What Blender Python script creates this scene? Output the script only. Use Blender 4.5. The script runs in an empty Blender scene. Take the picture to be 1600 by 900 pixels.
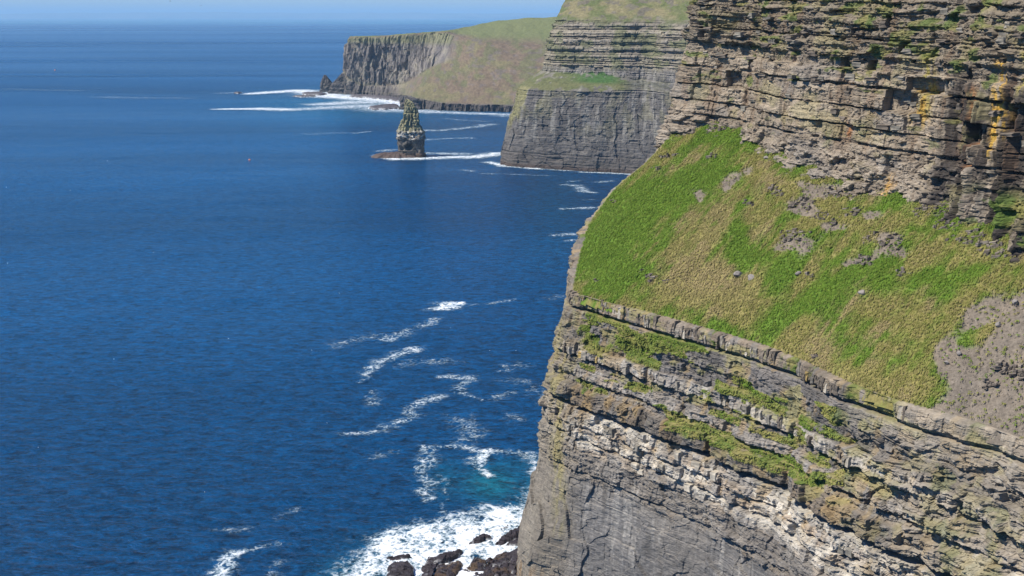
import bpy, math, random
import numpy as np
from math import radians

# ------------------------------------------------------------------ camera, sky, sun, exposure
scene = bpy.context.scene
COL = scene.collection
H = 165.0                      # the lookout stands 165 m above the sea
F = 1716.0                     # focal length in photo pixels (1600 wide)
PITCH = math.atan(425.0 / F)
cam_d = bpy.data.cameras.new("camera")
cam = bpy.data.objects.new("camera", cam_d)
COL.objects.link(cam)
cam.location = (0, 0, H)
cam.rotation_euler = (radians(90) - PITCH, 0, 0)
cam_d.sensor_width = 36.0
cam_d.lens = 36.0 * F / 1600.0
cam_d.clip_start = 1.0
cam_d.clip_end = 400000.0
scene.camera = cam

SUN_EL, SUN_AZ = 52.0, 250.0    # azimuth clockwise from +Y: light comes from the left, a little behind us
world = bpy.data.worlds.new("World")
scene.world = world
world.use_nodes = True
wn = world.node_tree
bg = wn.nodes["Background"]
sky = wn.nodes.new("ShaderNodeTexSky")
sky.sky_type = 'NISHITA'
sky.sun_disc = False
sky.sun_elevation = radians(SUN_EL)
sky.sun_rotation = radians(SUN_AZ)
sky.altitude = 100
sky.air_density = 1.0
sky.dust_density = 0.0
sky.ozone_density = 5.0
hsv = wn.nodes.new("ShaderNodeHueSaturation")          # a clear, rather saturated maritime sky
hsv.inputs['Saturation'].default_value = 1.4
wn.links.new(sky.outputs[0], hsv.inputs['Color']); tnt = wn.nodes.new("ShaderNodeVectorMath"); tnt.operation = 'MULTIPLY'; tnt.inputs[1].default_value = (0.86, 0.98, 1.24)
wn.links.new(hsv.outputs[0], tnt.inputs[0]); wn.links.new(tnt.outputs[0], bg.inputs[0])
bg.inputs[1].default_value = 0.078
sun_d = bpy.data.lights.new("sun", 'SUN')
sun_d.energy = 5.0
sun_d.angle = radians(0.53)
sun_d.color = (1.0, 0.955, 0.88)
sun = bpy.data.objects.new("sun", sun_d)
COL.objects.link(sun)
a = radians(SUN_AZ)
sv = np.array([math.sin(a) * math.cos(radians(SUN_EL)), math.cos(a) * math.cos(radians(SUN_EL)), math.sin(radians(SUN_EL))])
from mathutils import Vector
sun.rotation_euler = Vector((-sv[0], -sv[1], -sv[2])).to_track_quat('-Z', 'Y').to_euler()
sun.location = (-400, -100, 500)
scene.view_settings.view_transform = 'Standard'
scene.view_settings.look = 'None'
scene.view_settings.exposure = 0.32
scene.view_settings.gamma = 1.0
scene.cycles.use_denoising = True
scene.cycles.max_bounces = 6
scene.cycles.volume_bounces = 1
scene.cycles.transparent_max_bounces = 12
scene.cycles.use_adaptive_sampling = False

rng = np.random.default_rng(7)
random.seed(7)

# ------------------------------------------------------------------ design helpers: where a ray of the survey meets a height / a distance
cP, sP = math.cos(PITCH), math.sin(PITCH)
def ray(px, py):
    dx, dy = (px - 800.0) / F, (450.0 - py) / F
    return np.array([dx, cP + dy * sP, -sP + dy * cP])
def at_h(px, py, h=0.0):
    d = ray(px, py); t = (h - H) / d[2]
    return np.array([0, 0, H]) + d * t
def at_y(px, py, Y):
    d = ray(px, py)
    return np.array([0, 0, H]) + d * (Y / d[1])

# ------------------------------------------------------------------ numpy noise
_T = rng.random(65536).astype(np.float32)
def hsh(i, j=0, k=0):
    n = (np.asarray(i).astype(np.int64) * 73856093) ^ (np.asarray(j).astype(np.int64) * 19349663) ^ (np.asarray(k).astype(np.int64) * 83492791)
    n = (n ^ (n >> 13)) * 1274126177
    return _T[(n ^ (n >> 16)) & 65535]
def vn(x, y, s=0):
    x = np.asarray(x, dtype=np.float64); y = np.asarray(y, dtype=np.float64) + 0 * x; x = x + 0 * y
    ix = np.floor(x).astype(np.int64); iy = np.floor(y).astype(np.int64)
    fx = x - ix; fy = y - iy
    fx = fx * fx * (3 - 2 * fx); fy = fy * fy * (3 - 2 * fy)
    a = hsh(ix, iy, s); b = hsh(ix + 1, iy, s); c = hsh(ix, iy + 1, s); d = hsh(ix + 1, iy + 1, s)
    return (a + (b - a) * fx) * (1 - fy) + (c + (d - c) * fx) * fy
def fbm(x, y, o=4, s=0, g=0.5):
    r = 0; A = 1.0; t = 0
    for k in range(o):
        r = r + A * vn(x * 2 ** k + 13.7 * k, y * 2 ** k - 7.1 * k, s + k); t += A; A *= g
    return r / t
def sst(a, b, x):
    t = np.clip((x - a) / (b - a), 0, 1); return t * t * (3 - 2 * t)
def voro(x, y, s=0):
    """cell noise: F1, F2-F1 gap and a random number per cell"""
    ix = np.floor(x).astype(np.int64); iy = np.floor(y).astype(np.int64)
    f1 = np.full(x.shape, 9.0); f2 = np.full(x.shape, 9.0); cid = np.zeros(x.shape)
    for i in (-1, 0, 1):
        for j in (-1, 0, 1):
            cx = ix + i; cy = iy + j
            d = (cx + 0.1 + 0.8 * hsh(cx, cy, s) - x) ** 2 + (cy + 0.1 + 0.8 * hsh(cx, cy, s + 5) - y) ** 2
            n = d < f1
            f2 = np.where(n, f1, np.minimum(f2, d)); cid = np.where(n, hsh(cx, cy, s + 9), cid); f1 = np.where(n, d, f1)
    return np.sqrt(f1), np.sqrt(f2) - np.sqrt(f1), cid

def facets(x, y, s, a=1.0):
    """tilted flat facets: every cell is a plane of its own"""
    ix = np.floor(x).astype(np.int64); iy = np.floor(y).astype(np.int64)
    f1 = np.full(x.shape, 9.0); v = np.zeros(x.shape)
    for i in (-1, 0, 1):
        for j in (-1, 0, 1):
            cx = ix + i; cy = iy + j
            ox = x - (cx + 0.1 + 0.8 * hsh(cx, cy, s)); oy = y - (cy + 0.1 + 0.8 * hsh(cx, cy, s + 5))
            d = ox * ox + oy * oy; n = d < f1
            v = np.where(n, (hsh(cx, cy, s + 9) - .5) + 1.5 * (hsh(cx, cy, s + 13) - .5) * ox + 1.1 * (hsh(cx, cy, s + 17) - .35) * oy, v); f1 = np.where(n, d, f1)
    return a * v
# ------------------------------------------------------------------ object helpers
def tag(o, label, cat=None, group=None, kind=None):
    o['label'] = label
    if cat: o['category'] = cat
    if group: o['group'] = group
    if kind: o['kind'] = kind
    return o
def empty(name, loc):
    o = bpy.data.objects.new(name, None); COL.objects.link(o); o.location = loc
    o.empty_display_size = 5
    return o
def link(name, me, parent=None, loc=None):
    o = bpy.data.objects.new(name, me); COL.objects.link(o)
    if loc is not None: o.location = loc
    if parent is not None:
        o.parent = parent
        pl = parent.location.copy(); pp = parent.parent
        while pp is not None:
            pl = pl + pp.location; pp = pp.parent
        o.location = o.location - pl
    return o
def mesh_np(name, V, Q, mat, cols=None, attrs=None, smooth=False):
    """V (n,3), Q (m,k) with k 3 or 4"""
    me = bpy.data.meshes.new(name)
    V = np.ascontiguousarray(V, dtype=np.float32); Q = np.ascontiguousarray(Q, dtype=np.int32)
    k = Q.shape[1]
    me.vertices.add(len(V)); me.vertices.foreach_set('co', V.ravel())
    me.loops.add(Q.size); me.loops.foreach_set('vertex_index', Q.ravel())
    me.polygons.add(len(Q)); me.polygons.foreach_set('loop_start', np.arange(0, Q.size, k, dtype=np.int32))
    if cols is not None:
        at = me.color_attributes.new('tint', 'FLOAT_COLOR', 'POINT')
        c = np.ones((len(V), 4), dtype=np.float32); c[:, :3] = np.clip(cols, 0.0, 1)
        at.data.foreach_set('color', c.ravel())
    for n, v in (attrs or {}).items():
        at = me.attributes.new(n, 'FLOAT', 'POINT'); at.data.foreach_set('value', np.ascontiguousarray(v, dtype=np.float32))
    me.update(calc_edges=True)
    me.polygons.foreach_set('use_smooth', np.full(len(Q), smooth, dtype=bool))
    me.materials.append(mat)
    return me
def grid_quads(nu, nv, keep=None, flip=False):
    i, j = np.meshgrid(np.arange(nu - 1), np.arange(nv - 1), indexing='ij')
    a = (i * nv + j).ravel(); b = a + nv; c = b + 1; d = a + 1
    Q = np.stack([a, b, c, d], 1) if not flip else np.stack([a, d, c, b], 1)
    if keep is not None: Q = Q[keep.ravel()]
    return Q
def compact(V, Q, *arr):
    used = np.unique(Q); m = np.full(len(V), -1, dtype=np.int64); m[used] = np.arange(len(used))
    return (V[used], m[Q]) + tuple(x[used] for x in arr)

# ------------------------------------------------------------------ materials
def new_mat(name):
    m = bpy.data.materials.new(name); m.use_nodes = True
    nt = m.node_tree; b = nt.nodes['Principled BSDF']
    return m, nt, b
def node(nt, t, **kw):
    n = nt.nodes.new(t)
    for k, v in kw.items(): setattr(n, k, v)
    return n
def mapping(nt, scale, coord='Object'):
    tc = node(nt, 'ShaderNodeTexCoord'); mp = node(nt, 'ShaderNodeMapping'); mp.inputs['Scale'].default_value = scale
    nt.links.new(tc.outputs[coord], mp.inputs[0]); return mp.outputs[0]
def noise(nt, vec, scale, detail=5, rough=0.6, dist=0.0):
    n = node(nt, 'ShaderNodeTexNoise'); n.inputs['Scale'].default_value = scale; n.inputs['Detail'].default_value = detail
    n.inputs['Roughness'].default_value = rough; n.inputs['Distortion'].default_value = dist
    nt.links.new(vec, n.inputs['Vector']); return n.outputs['Fac']
def mapr(nt, val, a, b, c, d):
    n = node(nt, 'ShaderNodeMapRange'); nt.links.new(val, n.inputs[0])
    for i, v in enumerate((a, b, c, d)): n.inputs[i + 1].default_value = v
    return n.outputs[0]
def mathn(nt, op, x, y):
    n = node(nt, 'ShaderNodeMath', operation=op)
    for i, v in enumerate((x, y)):
        if isinstance(v, (int, float)): n.inputs[i].default_value = v
        else: nt.links.new(v, n.inputs[i])
    return n.outputs[0]
def rock_mat(name, s=1.0, bump=0.25, const=None, rough=0.9, wet=0.0):
    """tint attribute (or a constant colour) times fine mineral grain; bedding-plane grain and bump"""
    m, nt, b = new_mat(name)
    v1 = mapping(nt, (1, 1, 1)); v2 = mapping(nt, (0.35, 0.35, 3.2)); v3 = mapping(nt, (1.6, 1.6, 0.22))
    n1 = noise(nt, v1, 0.9 / s, 8, 0.7); n2 = noise(nt, v2, 1.1 / s, 6, 0.65, 0.3); n3 = noise(nt, v3, 0.9 / s, 4, 0.6)
    f = mathn(nt, 'MULTIPLY', mapr(nt, n1, 0.3, 0.7, 0.72, 1.28), mapr(nt, n2, 0.3, 0.7, 0.86, 1.14))
    f = mathn(nt, 'MULTIPLY', f, mapr(nt, n3, 0.3, 0.7, 0.88, 1.12))
    if const is None:
        at = node(nt, 'ShaderNodeAttribute', attribute_name='tint'); cs = at.outputs['Color']
    else:
        rg = node(nt, 'ShaderNodeRGB'); rg.outputs[0].default_value = (*const, 1); cs = rg.outputs[0]
        oi = node(nt, 'ShaderNodeObjectInfo')
        f = mathn(nt, 'MULTIPLY', f, mapr(nt, oi.outputs['Random'], 0, 1, 0.72, 1.3))
    mx = node(nt, 'ShaderNodeVectorMath', operation='SCALE'); nt.links.new(cs, mx.inputs[0]); nt.links.new(f, mx.inputs['Scale'])
    wm = node(nt, 'ShaderNodeVectorMath', operation='MULTIPLY'); wm.inputs[1].default_value = (1.03, 1.0, 0.94); nt.links.new(mx.outputs[0], wm.inputs[0])
    nt.links.new(wm.outputs[0], b.inputs['Base Color'])
    b.inputs['Roughness'].default_value = rough
    b.inputs['Specular IOR Level'].default_value = 0.25 + wet
    hsum = mathn(nt, 'ADD', mathn(nt, 'MULTIPLY', n1, 0.8), n2)
    bp = node(nt, 'ShaderNodeBump'); bp.inputs['Strength'].default_value = 0.9; bp.inputs['Distance'].default_value = bump * s
    nt.links.new(hsum, bp.inputs['Height']); nt.links.new(bp.outputs[0], b.inputs['Normal'])
    return m
def turf_mat(name, s=1.0, bump=0.2):
    m, nt, b = new_mat(name)
    v1 = mapping(nt, (1, 1, 1)); n1 = noise(nt, v1, 1.6 / s, 8, 0.72); n2 = noise(nt, v1, 0.35 / s, 4, 0.6)
    f = mathn(nt, 'MULTIPLY', mapr(nt, n1, 0.3, 0.7, 0.62, 1.38), mapr(nt, n2, 0.3, 0.7, 0.85, 1.15))
    at = node(nt, 'ShaderNodeAttribute', attribute_name='tint')
    mx = node(nt, 'ShaderNodeVectorMath', operation='SCALE'); nt.links.new(at.outputs['Color'], mx.inputs[0]); nt.links.new(f, mx.inputs['Scale'])
    nt.links.new(mx.outputs[0], b.inputs['Base Color'])
    b.inputs['Roughness'].default_value = 0.9; b.inputs['Specular IOR Level'].default_value = 0.15
    bp = node(nt, 'ShaderNodeBump'); bp.inputs['Strength'].default_value = 1.0; bp.inputs['Distance'].default_value = bump * s
    nt.links.new(n1, bp.inputs['Height']); nt.links.new(bp.outputs[0], b.inputs['Normal'])
    return m
def plain_mat(name, col, rough=0.6):
    m, nt, b = new_mat(name)
    n1 = noise(nt, mapping(nt, (1, 1, 1)), 6.0, 3)
    rg = node(nt, 'ShaderNodeRGB'); rg.outputs[0].default_value = (*col, 1)
    mx = node(nt, 'ShaderNodeVectorMath', operation='SCALE'); nt.links.new(rg.outputs[0], mx.inputs[0]); nt.links.new(mapr(nt, n1, 0.3, 0.7, 0.85, 1.1), mx.inputs['Scale'])
    nt.links.new(mx.outputs[0], b.inputs['Base Color']); b.inputs['Roughness'].default_value = rough
    return m
M_ROCK = rock_mat('near_rock')
M_ROCKF = rock_mat('far_rock', 3.0, 0.4)
M_TURF = turf_mat('turf')
M_TURFF = turf_mat('far_turf', 4.0, 0.3)
M_WET = rock_mat('wet_shore_rock', 0.8, 0.3, None, 0.6, 0.05)
M_BLOCKS = [rock_mat('flagstone_brown', 0.8, 0.15, (0.15, 0.125, 0.10)), rock_mat('flagstone_grey', 0.8, 0.15, (0.22, 0.20, 0.165)),
            rock_mat('flagstone_pale', 0.8, 0.15, (0.38, 0.34, 0.275)), rock_mat('flagstone_ochre', 0.8, 0.15, (0.36, 0.26, 0.10))]

# ================================================================== layered rock
class Strata:
    def __init__(self, seed, z0, z1, tmin, tmax, amp, wmin, wmax, bamp, keys=(), pm=0.03):
        r = np.random.default_rng(seed); b = [z0]; z = z0
        while z < z1:
            t = tmin + (tmax - tmin) * r.random() ** 2.2
            z += t; b.append(z)
        ks = sorted(k[0] for k in keys)
        for k in keys:
            b = [q for q in b if not (k[0] - 0.25 < q < k[1] + 0.25)] + [k[0], k[1]]
        b = np.array(sorted(set(round(q, 3) for q in b)))
        n = len(b)
        self.b = b; self.seed = seed
        self.o = (r.random(n) - 0.5) * 2 * amp
        self.w = wmin + (wmax - wmin) * r.random(n) ** 1.5
        self.a = bamp * (0.3 + 0.7 * r.random(n))
        self.t = 0.84 + 0.32 * r.random(n)
        self.h = r.random(n)
        self.pm = np.full(n, pm) * (r.random(n) * 2)
        self.wk = np.ones(n)
        for k in keys:                       # (z0, z1, offset, width, block amp, tint, missing, fade)
            i = np.searchsorted(b, (k[0] + k[1]) / 2) - 1
            self.o[i], self.w[i], self.a[i], self.t[i], self.pm[i] = k[2:7]
            self.wk[i] = k[7] if len(k) > 7 else 0.4
    def ev(self, u, s, deep=1.0, gj=0.12, gb=0.12, jw=0.10):
        i = np.clip(np.searchsorted(self.b, s) - 1, 0, len(self.b) - 2)
        w = self.w[i]
        uu = u / w + 0.5 * vn(u * 0.23, i * 7.3, self.seed) + hsh(i, 3, self.seed) * 9
        c = np.floor(uu); fr = uu - c
        r = hsh(c, i, self.seed); r2 = hsh(c, i, self.seed + 31); r3 = hsh(c, i, self.seed + 57)
        fade = 1 - self.wk[i] + self.wk[i] * 1.6 * vn(u * 0.07, i * 3.1, self.seed + 3)
        d = self.o[i] * fade + self.a[i] * (r - 0.5) * 2
        miss = r2 < self.pm[i]
        d = d - np.where(miss, deep * (0.4 + r3), 0)
        e = np.minimum(fr, 1 - fr) * w
        d = d - gj * np.exp(-(e / jw) ** 2)
        eb = np.minimum(s - self.b[i], self.b[np.minimum(i + 1, len(self.b) - 1)] - s)
        d = d - gb * np.exp(-(eb / jw) ** 2)
        t = self.t[i] * (0.86 + 0.28 * r2)
        hue = 0.5 * self.h[i] + 0.5 * r3
        return d, t, hue

def resample(ctrl, nseg_u, nseg_v):
    C = np.asarray(ctrl, dtype=np.float64)
    def up(A, n, ax):
        parts = []
        for i in range(A.shape[ax] - 1):
            t = np.arange(n[i]) / n[i]
            a0 = np.take(A, [i], ax); a1 = np.take(A, [i + 1], ax)
            sh = [1] * A.ndim; sh[ax] = len(t); t = t.reshape(sh)
            parts.append(a0 * (1 - t) + a1 * t)
        parts.append(np.take(A, [A.shape[ax] - 1], ax))
        return np.concatenate(parts, ax)
    return up(up(C, nseg_u, 0), nseg_v, 1)
def box1(A, k, ax):
    if k < 1: return A
    pad = [(0, 0)] * A.ndim; pad[ax] = (k, k)
    B = np.pad(A, pad, mode='reflect', reflect_type='odd'); cs = np.cumsum(B, axis=ax)
    n = A.shape[ax]
    z = np.zeros_like(np.take(cs, [0], ax)); cs = np.concatenate([z, cs], ax)
    return (np.take(cs, np.arange(2 * k + 1, 2 * k + 1 + n), ax) - np.take(cs, np.arange(0, n), ax)) / (2 * k + 1)
def sheet(ctrl, res, smu=3.0, smv=0.0, resv=None):
    """control net [station][row] -> dense P (nu,nv,3), u metres, row parameter, horizontal outward normal"""
    C = np.asarray(ctrl, dtype=np.float64); resv = resv or res
    lu = np.linalg.norm(np.diff(C, axis=0), axis=2).mean(1); lv = np.linalg.norm(np.diff(C, axis=1), axis=2).mean(0)
    nu = np.maximum(2, np.ceil(lu / res)).astype(int); nv = np.maximum(2, np.ceil(lv / resv)).astype(int)
    P = resample(C, nu, nv)
    rows = np.concatenate([i + np.arange(nv[i]) / nv[i] for i in range(len(nv))] + [[len(nv)]])
    k = int(smu / res)
    for _ in range(2): P = box1(P, min(k, P.shape[0] // 3), 0)
    if smv > 0:
        for _ in range(2): P = box1(P, int(smv / resv), 1)
    mid = P[:, P.shape[1] // 2, :]
    seg = np.linalg.norm(np.diff(P, axis=0), axis=2).mean(1)
    u = np.concatenate([[0], np.cumsum(seg)])
    T = np.gradient(P[:, :, :2].mean(1), axis=0); T /= np.linalg.norm(T, axis=1)[:, None]
    for _ in range(2): T = box1(T, int(4 / res), 0)
    T /= np.linalg.norm(T, axis=1)[:, None]
    N = np.stack([T[:, 1], -T[:, 0]], 1)          # left-to-right walk, outward = towards the camera
    return P, u, rows, N
def lerp(a, b, t):
    return np.asarray(a) * (1 - t[..., None]) + np.asarray(b) * t[..., None]
C3 = lambda *c: np.array(c)

# ================================================================== SEA
def sea_material():
    m, nt, b = new_mat('sea_water')
    geo = node(nt, 'ShaderNodeNewGeometry')
    def mp(scale, rot=0):
        q = node(nt, 'ShaderNodeMapping'); q.inputs['Scale'].default_value = scale; q.inputs['Rotation'].default_value = (0, 0, radians(rot))
        nt.links.new(geo.outputs['Position'], q.inputs[0]); return q.outputs[0]
    w1 = noise(nt, mp((0.5, 1.0, 1), 12), 0.28, 5, 0.62, 0.6)      # wind waves ~4 m
    w2 = noise(nt, mp((0.6, 1.0, 1), -18), 0.85, 6, 0.68, 0.4)     # chop ~1.5 m
    w3 = noise(nt, mp((0.35, 1.0, 1), 6), 0.018, 3, 0.5, 0.5)      # swell ~50 m
    big = noise(nt, mp((0.25, 1.0, 1), 8), 0.0028, 5, 0.55, 0.8)   # wind lanes
    wide = noise(nt, mp((0.12, 1.0, 1), 4), 0.0011, 4, 0.55, 0.5)
    hh = mathn(nt, 'ADD', mathn(nt, 'MULTIPLY', w1, 1.5), mathn(nt, 'MULTIPLY', w2, 0.6))
    hh = mathn(nt, 'ADD', hh, mathn(nt, 'MULTIPLY', w3, 4.0))
    bp = node(nt, 'ShaderNodeBump'); bp.inputs['Strength'].default_value = 1.0
    bp.inputs['Distance'].default_value = 1.0
    nt.links.new(hh, bp.inputs['Height']); nt.links.new(bp.outputs[0], b.inputs['Normal'])
    # body colour of the water: deep blue, lighter lanes, turquoise over aerated shelf and far band, ripple shading painted in
    at = node(nt, 'ShaderNodeAttribute', attribute_name='shelf')
    cr = node(nt, 'ShaderNodeValToRGB'); e = cr.color_ramp.elements
    e[0].position = 0.0; e[0].color = (0.0006, 0.034, 0.094, 1); e[1].position = 1.0; e[1].color = (0.006, 0.108, 0.140, 1)
    nt.links.new(at.outputs['Fac'], cr.inputs[0])
    lane = mathn(nt, 'MULTIPLY', mapr(nt, big, 0.32, 0.70, 0.75, 1.45), mapr(nt, wide, 0.35, 0.65, 0.8, 1.3))
    chop = mapr(nt, mathn(nt, 'ADD', mathn(nt, 'MULTIPLY', w1, 0.5), mathn(nt, 'MULTIPLY', w2, 0.5)), 0.39, 0.61, 0.30, 1.95)  # light and dark of the wave facets put into the water colour
    lane = mathn(nt, 'MULTIPLY', lane, chop)
    mx = node(nt, 'ShaderNodeVectorMath', operation='SCALE'); nt.links.new(cr.outputs[0], mx.inputs[0]); nt.links.new(lane, mx.inputs['Scale'])
    nt.links.new(mx.outputs[0], b.inputs['Base Color'])
    nt.links.new(mapr(nt, wide, 0.35, 0.65, 0.30, 0.20), b.inputs['Roughness']); b.inputs['IOR'].default_value = 1.333
    b.inputs['Specular IOR Level'].default_value = 0.32
    return m
def foam_material():
    m, nt, b = new_mat('sea_foam')
    geo = node(nt, 'ShaderNodeNewGeometry')
    def mp(scale, rot=0):
        q = node(nt, 'ShaderNodeMapping'); q.inputs['Scale'].default_value = scale; q.inputs['Rotation'].default_value = (0, 0, radians(rot))
        nt.links.new(geo.outputs['Position'], q.inputs[0]); return q.outputs[0]
    n1 = noise(nt, mp((1, 1, 1), 20), 0.36, 10, 0.78, 1.6)
    n2 = noise(nt, mp((1, 1.2, 1), -30), 0.12, 4, 0.6, 0.8)
    at = node(nt, 'ShaderNodeAttribute', attribute_name='foam')
    wv = node(nt, 'ShaderNodeVectorMath', operation='SCALE'); nw = node(nt, 'ShaderNodeTexNoise'); nw.inputs['Scale'].default_value = 0.3; nw.inputs['Detail'].default_value = 4
    nt.links.new(mp((1, 1, 1)), nw.inputs['Vector']); nt.links.new(nw.outputs['Color'], wv.inputs[0]); wv.inputs['Scale'].default_value = 9.0
    wa = node(nt, 'ShaderNodeVectorMath', operation='ADD'); nt.links.new(wv.outputs[0], wa.inputs[0]); nt.links.new(mp((1, 0.7, 1)), wa.inputs[1])
    vo = node(nt, 'ShaderNodeTexVoronoi', feature='DISTANCE_TO_EDGE'); vo.inputs['Scale'].default_value = 0.30; nt.links.new(wa.outputs[0], vo.inputs['Vector'])
    lace = mapr(nt, vo.outputs['Distance'], 0.0, 0.34, 0.09, -0.11)
    n1 = mathn(nt, 'ADD', n1, lace)
    t = mathn(nt, 'ADD', mathn(nt, 'MULTIPLY', n1, 0.75), mathn(nt, 'MULTIPLY', n2, 0.45))
    x = mathn(nt, 'ADD', mathn(nt, 'MULTIPLY', at.outputs['Fac'], 0.62), mathn(nt, 'MULTIPLY', mathn(nt, 'SUBTRACT', t, 0.60), 2.1))
    x = mathn(nt, 'SUBTRACT', x, 0.46)
    al = mathn(nt, 'MULTIPLY', mapr(nt, x, -0.14, 0.30, 0.0, 1.0), mapr(nt, at.outputs['Fac'], 0.2, 0.95, 0.22, 1.0))
    nt.links.new(al, b.inputs['Alpha'])
    cc = node(nt, 'ShaderNodeMix', data_type='RGBA'); cc.inputs['A'].default_value = (0.42, 0.60, 0.66, 1); cc.inputs['B'].default_value = (0.86, 0.87, 0.88, 1)
    nt.links.new(mapr(nt, x, 0.0, 0.30, 0, 1), cc.inputs['Factor']); nt.links.new(cc.outputs['Result'], b.inputs['Base Color'])
    b.inputs['Roughness'].default_value = 0.8
    bp = node(nt, 'ShaderNodeBump'); bp.inputs['Strength'].default_value = 0.8; bp.inputs['Distance'].default_value = 0.5
    nt.links.new(n1, bp.inputs['Height']); nt.links.new(bp.outputs[0], b.inputs['Normal'])
    return m
M_SEA = sea_material(); M_FOAM = foam_material()
def swell(x, y):
    r = np.hypot(x, y); k = np.exp(-(r / 2500) ** 2)
    return k * (0.9 * (fbm(x * 0.012 + y * 0.006, y * 0.03, 3, 71) - 0.5) + 0.5 * (fbm(x * 0.06, y * 0.13, 2, 81) - 0.5))
def sea():
    rr = np.concatenate([[0.0], 60 * (1.0135 ** np.arange(0, 620))]); rr = rr[rr < 230000]
    th = np.linspace(-math.pi, math.pi, 721)
    R, T = np.meshgrid(rr, th, indexing='ij')
    x = R * np.sin(T); y = R * np.cos(T)
    shelf = np.zeros_like(x)
    for (px, py, rx, ry, v) in ((768, 757, 46, 24, 0.8), (700, 750, 34, 30, 0.25), (640, 860, 90, 30, 0.3), (830, 765, 40, 40, 0.4), (800, 730, 60, 14, 0.3),
                                (560, 890, 60, 24, 0.35), (870, 330, 60, 60, 0.12), (560, 160, 160, 22, 0.35), (700, 200, 120, 30, 0.10)):
        c = at_h(px, py)[:2]; ax = at_h(px + rx, py)[:2] - c; ay = at_h(px, py - ry)[:2] - c
        A = np.linalg.inv(np.stack([ax, ay], 1)); q = np.stack([x - c[0], y - c[1]], -1) @ A.T
        shelf = np.maximum(shelf, v * np.exp(-(q ** 2).sum(-1)))
    shelf = np.maximum(shelf, 0.75 * sst(22000, 25000, y))  # pale band before the horizon: calm water's sky reflection put into the colour
    shelf = shelf * (0.6 + 0.8 * fbm(x * 0.06, y * 0.06, 4, 44))
    V = np.stack([x, y, swell(x, y)], -1).reshape(-1, 3)
    nu, nv = x.shape
    o = link('sea', mesh_np('sea', V, grid_quads(nu, nv, flip=True), M_SEA, attrs={'shelf': shelf.ravel()}, smooth=True))
    tag(o, 'deep blue rippled ocean stretching from the cliff feet to the horizon', 'sea', kind='structure')
sea()

def seg_dist(x, y, pts):
    d = np.full(x.shape, 1e9); wv = np.zeros(x.shape)
    for (p, q) in zip(pts[:-1], pts[1:]):
        ax, ay, aw = p; bx, by, bw = q
        l2 = (bx - ax) ** 2 + (by - ay) ** 2 + 1e-9
        t = np.clip(((x - ax) * (bx - ax) + (y - ay) * (by - ay)) / l2, 0, 1)
        w = aw + (bw - aw) * t
        dd = np.hypot(x - ax - t * (bx - ax), y - ay - t * (by - ay)) / w
        wv = np.where(dd < d, w, wv); d = np.minimum(d, dd)
    return d
def foam(label, strokes, res, z=0.18, warp=3.0, wl=12.0, polys=(), name='sea_foam', cat='foam'):
    """strokes: [(strength, [(px, py, half-width m), ...])]"""
    S = [(s * 0.93, [(*at_h(px, py)[:2], w * 2.1) for px, py, w in pts]) for s, pts in strokes]
    PL = [(s, np.array([at_h(px, py)[:2] for px, py in pts]), e) for s, pts, e in polys]
    allx = [p[0] + k * p[2] * 3 for s, pts in S for p in pts for k in (-1, 1)] + [v for s, p, e in PL for v in p[:, 0]]
    ally = [p[1] + k * p[2] * 3 for s, pts in S for p in pts for k in (-1, 1)] + [v for s, p, e in PL for v in p[:, 1]]
    xs = np.arange(min(allx) - warp, max(allx) + warp, res); ys = np.arange(min(ally) - warp, max(ally) + warp, res)
    x, y = np.meshgrid(xs, ys, indexing='ij')
    wx = x + warp * 2 * (fbm(x / wl, y / wl, 4, 5) - 0.5); wy = y + warp * 2 * (fbm(x / wl + 40, y / wl, 4, 6) - 0.5)
    D = np.zeros_like(x)
    for s, pts in S:
        d = seg_dist(wx, wy, pts); D = np.maximum(D, s * np.exp(-(d ** 2) * 0.9))
    for s, P, e in PL:
        inside = np.zeros(x.shape, bool); n = len(P); dist = np.full(x.shape, 1e9)
        for i in range(n):
            (ax, ay), (bx, by) = P[i], P[(i + 1) % n]
            c = ((ay > wy) != (by > wy)) & (wx < (bx - ax) * (wy - ay) / (by - ay + 1e-12) + ax); inside ^= c
            l2 = (bx - ax) ** 2 + (by - ay) ** 2; t = np.clip(((wx - ax) * (bx - ax) + (wy - ay) * (by - ay)) / l2, 0, 1)
            dist = np.minimum(dist, np.hypot(wx - ax - t * (bx - ax), wy - ay - t * (by - ay)))
        sd = np.where(inside, dist, -dist)
        D = np.maximum(D, s * sst(-e, e, sd) * (0.62 + 0.62 * fbm(x / 5, y / 9, 4, 12)))
    q = np.maximum(np.maximum(D[:-1, :-1], D[1:, :-1]), np.maximum(D[:-1, 1:], D[1:, 1:])) > 0.14
    V = np.stack([x, y, swell(x, y) + z + 0.25 * D * fbm(x * 0.5, y * 0.5, 2, 3)], -1).reshape(-1, 3)
    V, Q, DD = compact(V, grid_quads(len(xs), len(ys), q), D.ravel())
    if len(Q) == 0: return
    o = link(name, mesh_np('foam', V, Q, M_FOAM, attrs={'foam': DD}, smooth=True))
    tag(o, label, cat, kind='stuff')
foam('thick white surf churning round the dark rocks at the cliff foot', [(0.9, [(845, 720, 2), (838, 770, 3), (815, 800, 4)])], 0.35, 0.22, 4, 10,
     polys=[(1.14, [(505, 960), (508, 905), (522, 876), (565, 846), (640, 820), (700, 803), (760, 794), (835, 782), (900, 800), (900, 960)], 9.0)], name='white_surf', cat='surf')
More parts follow.
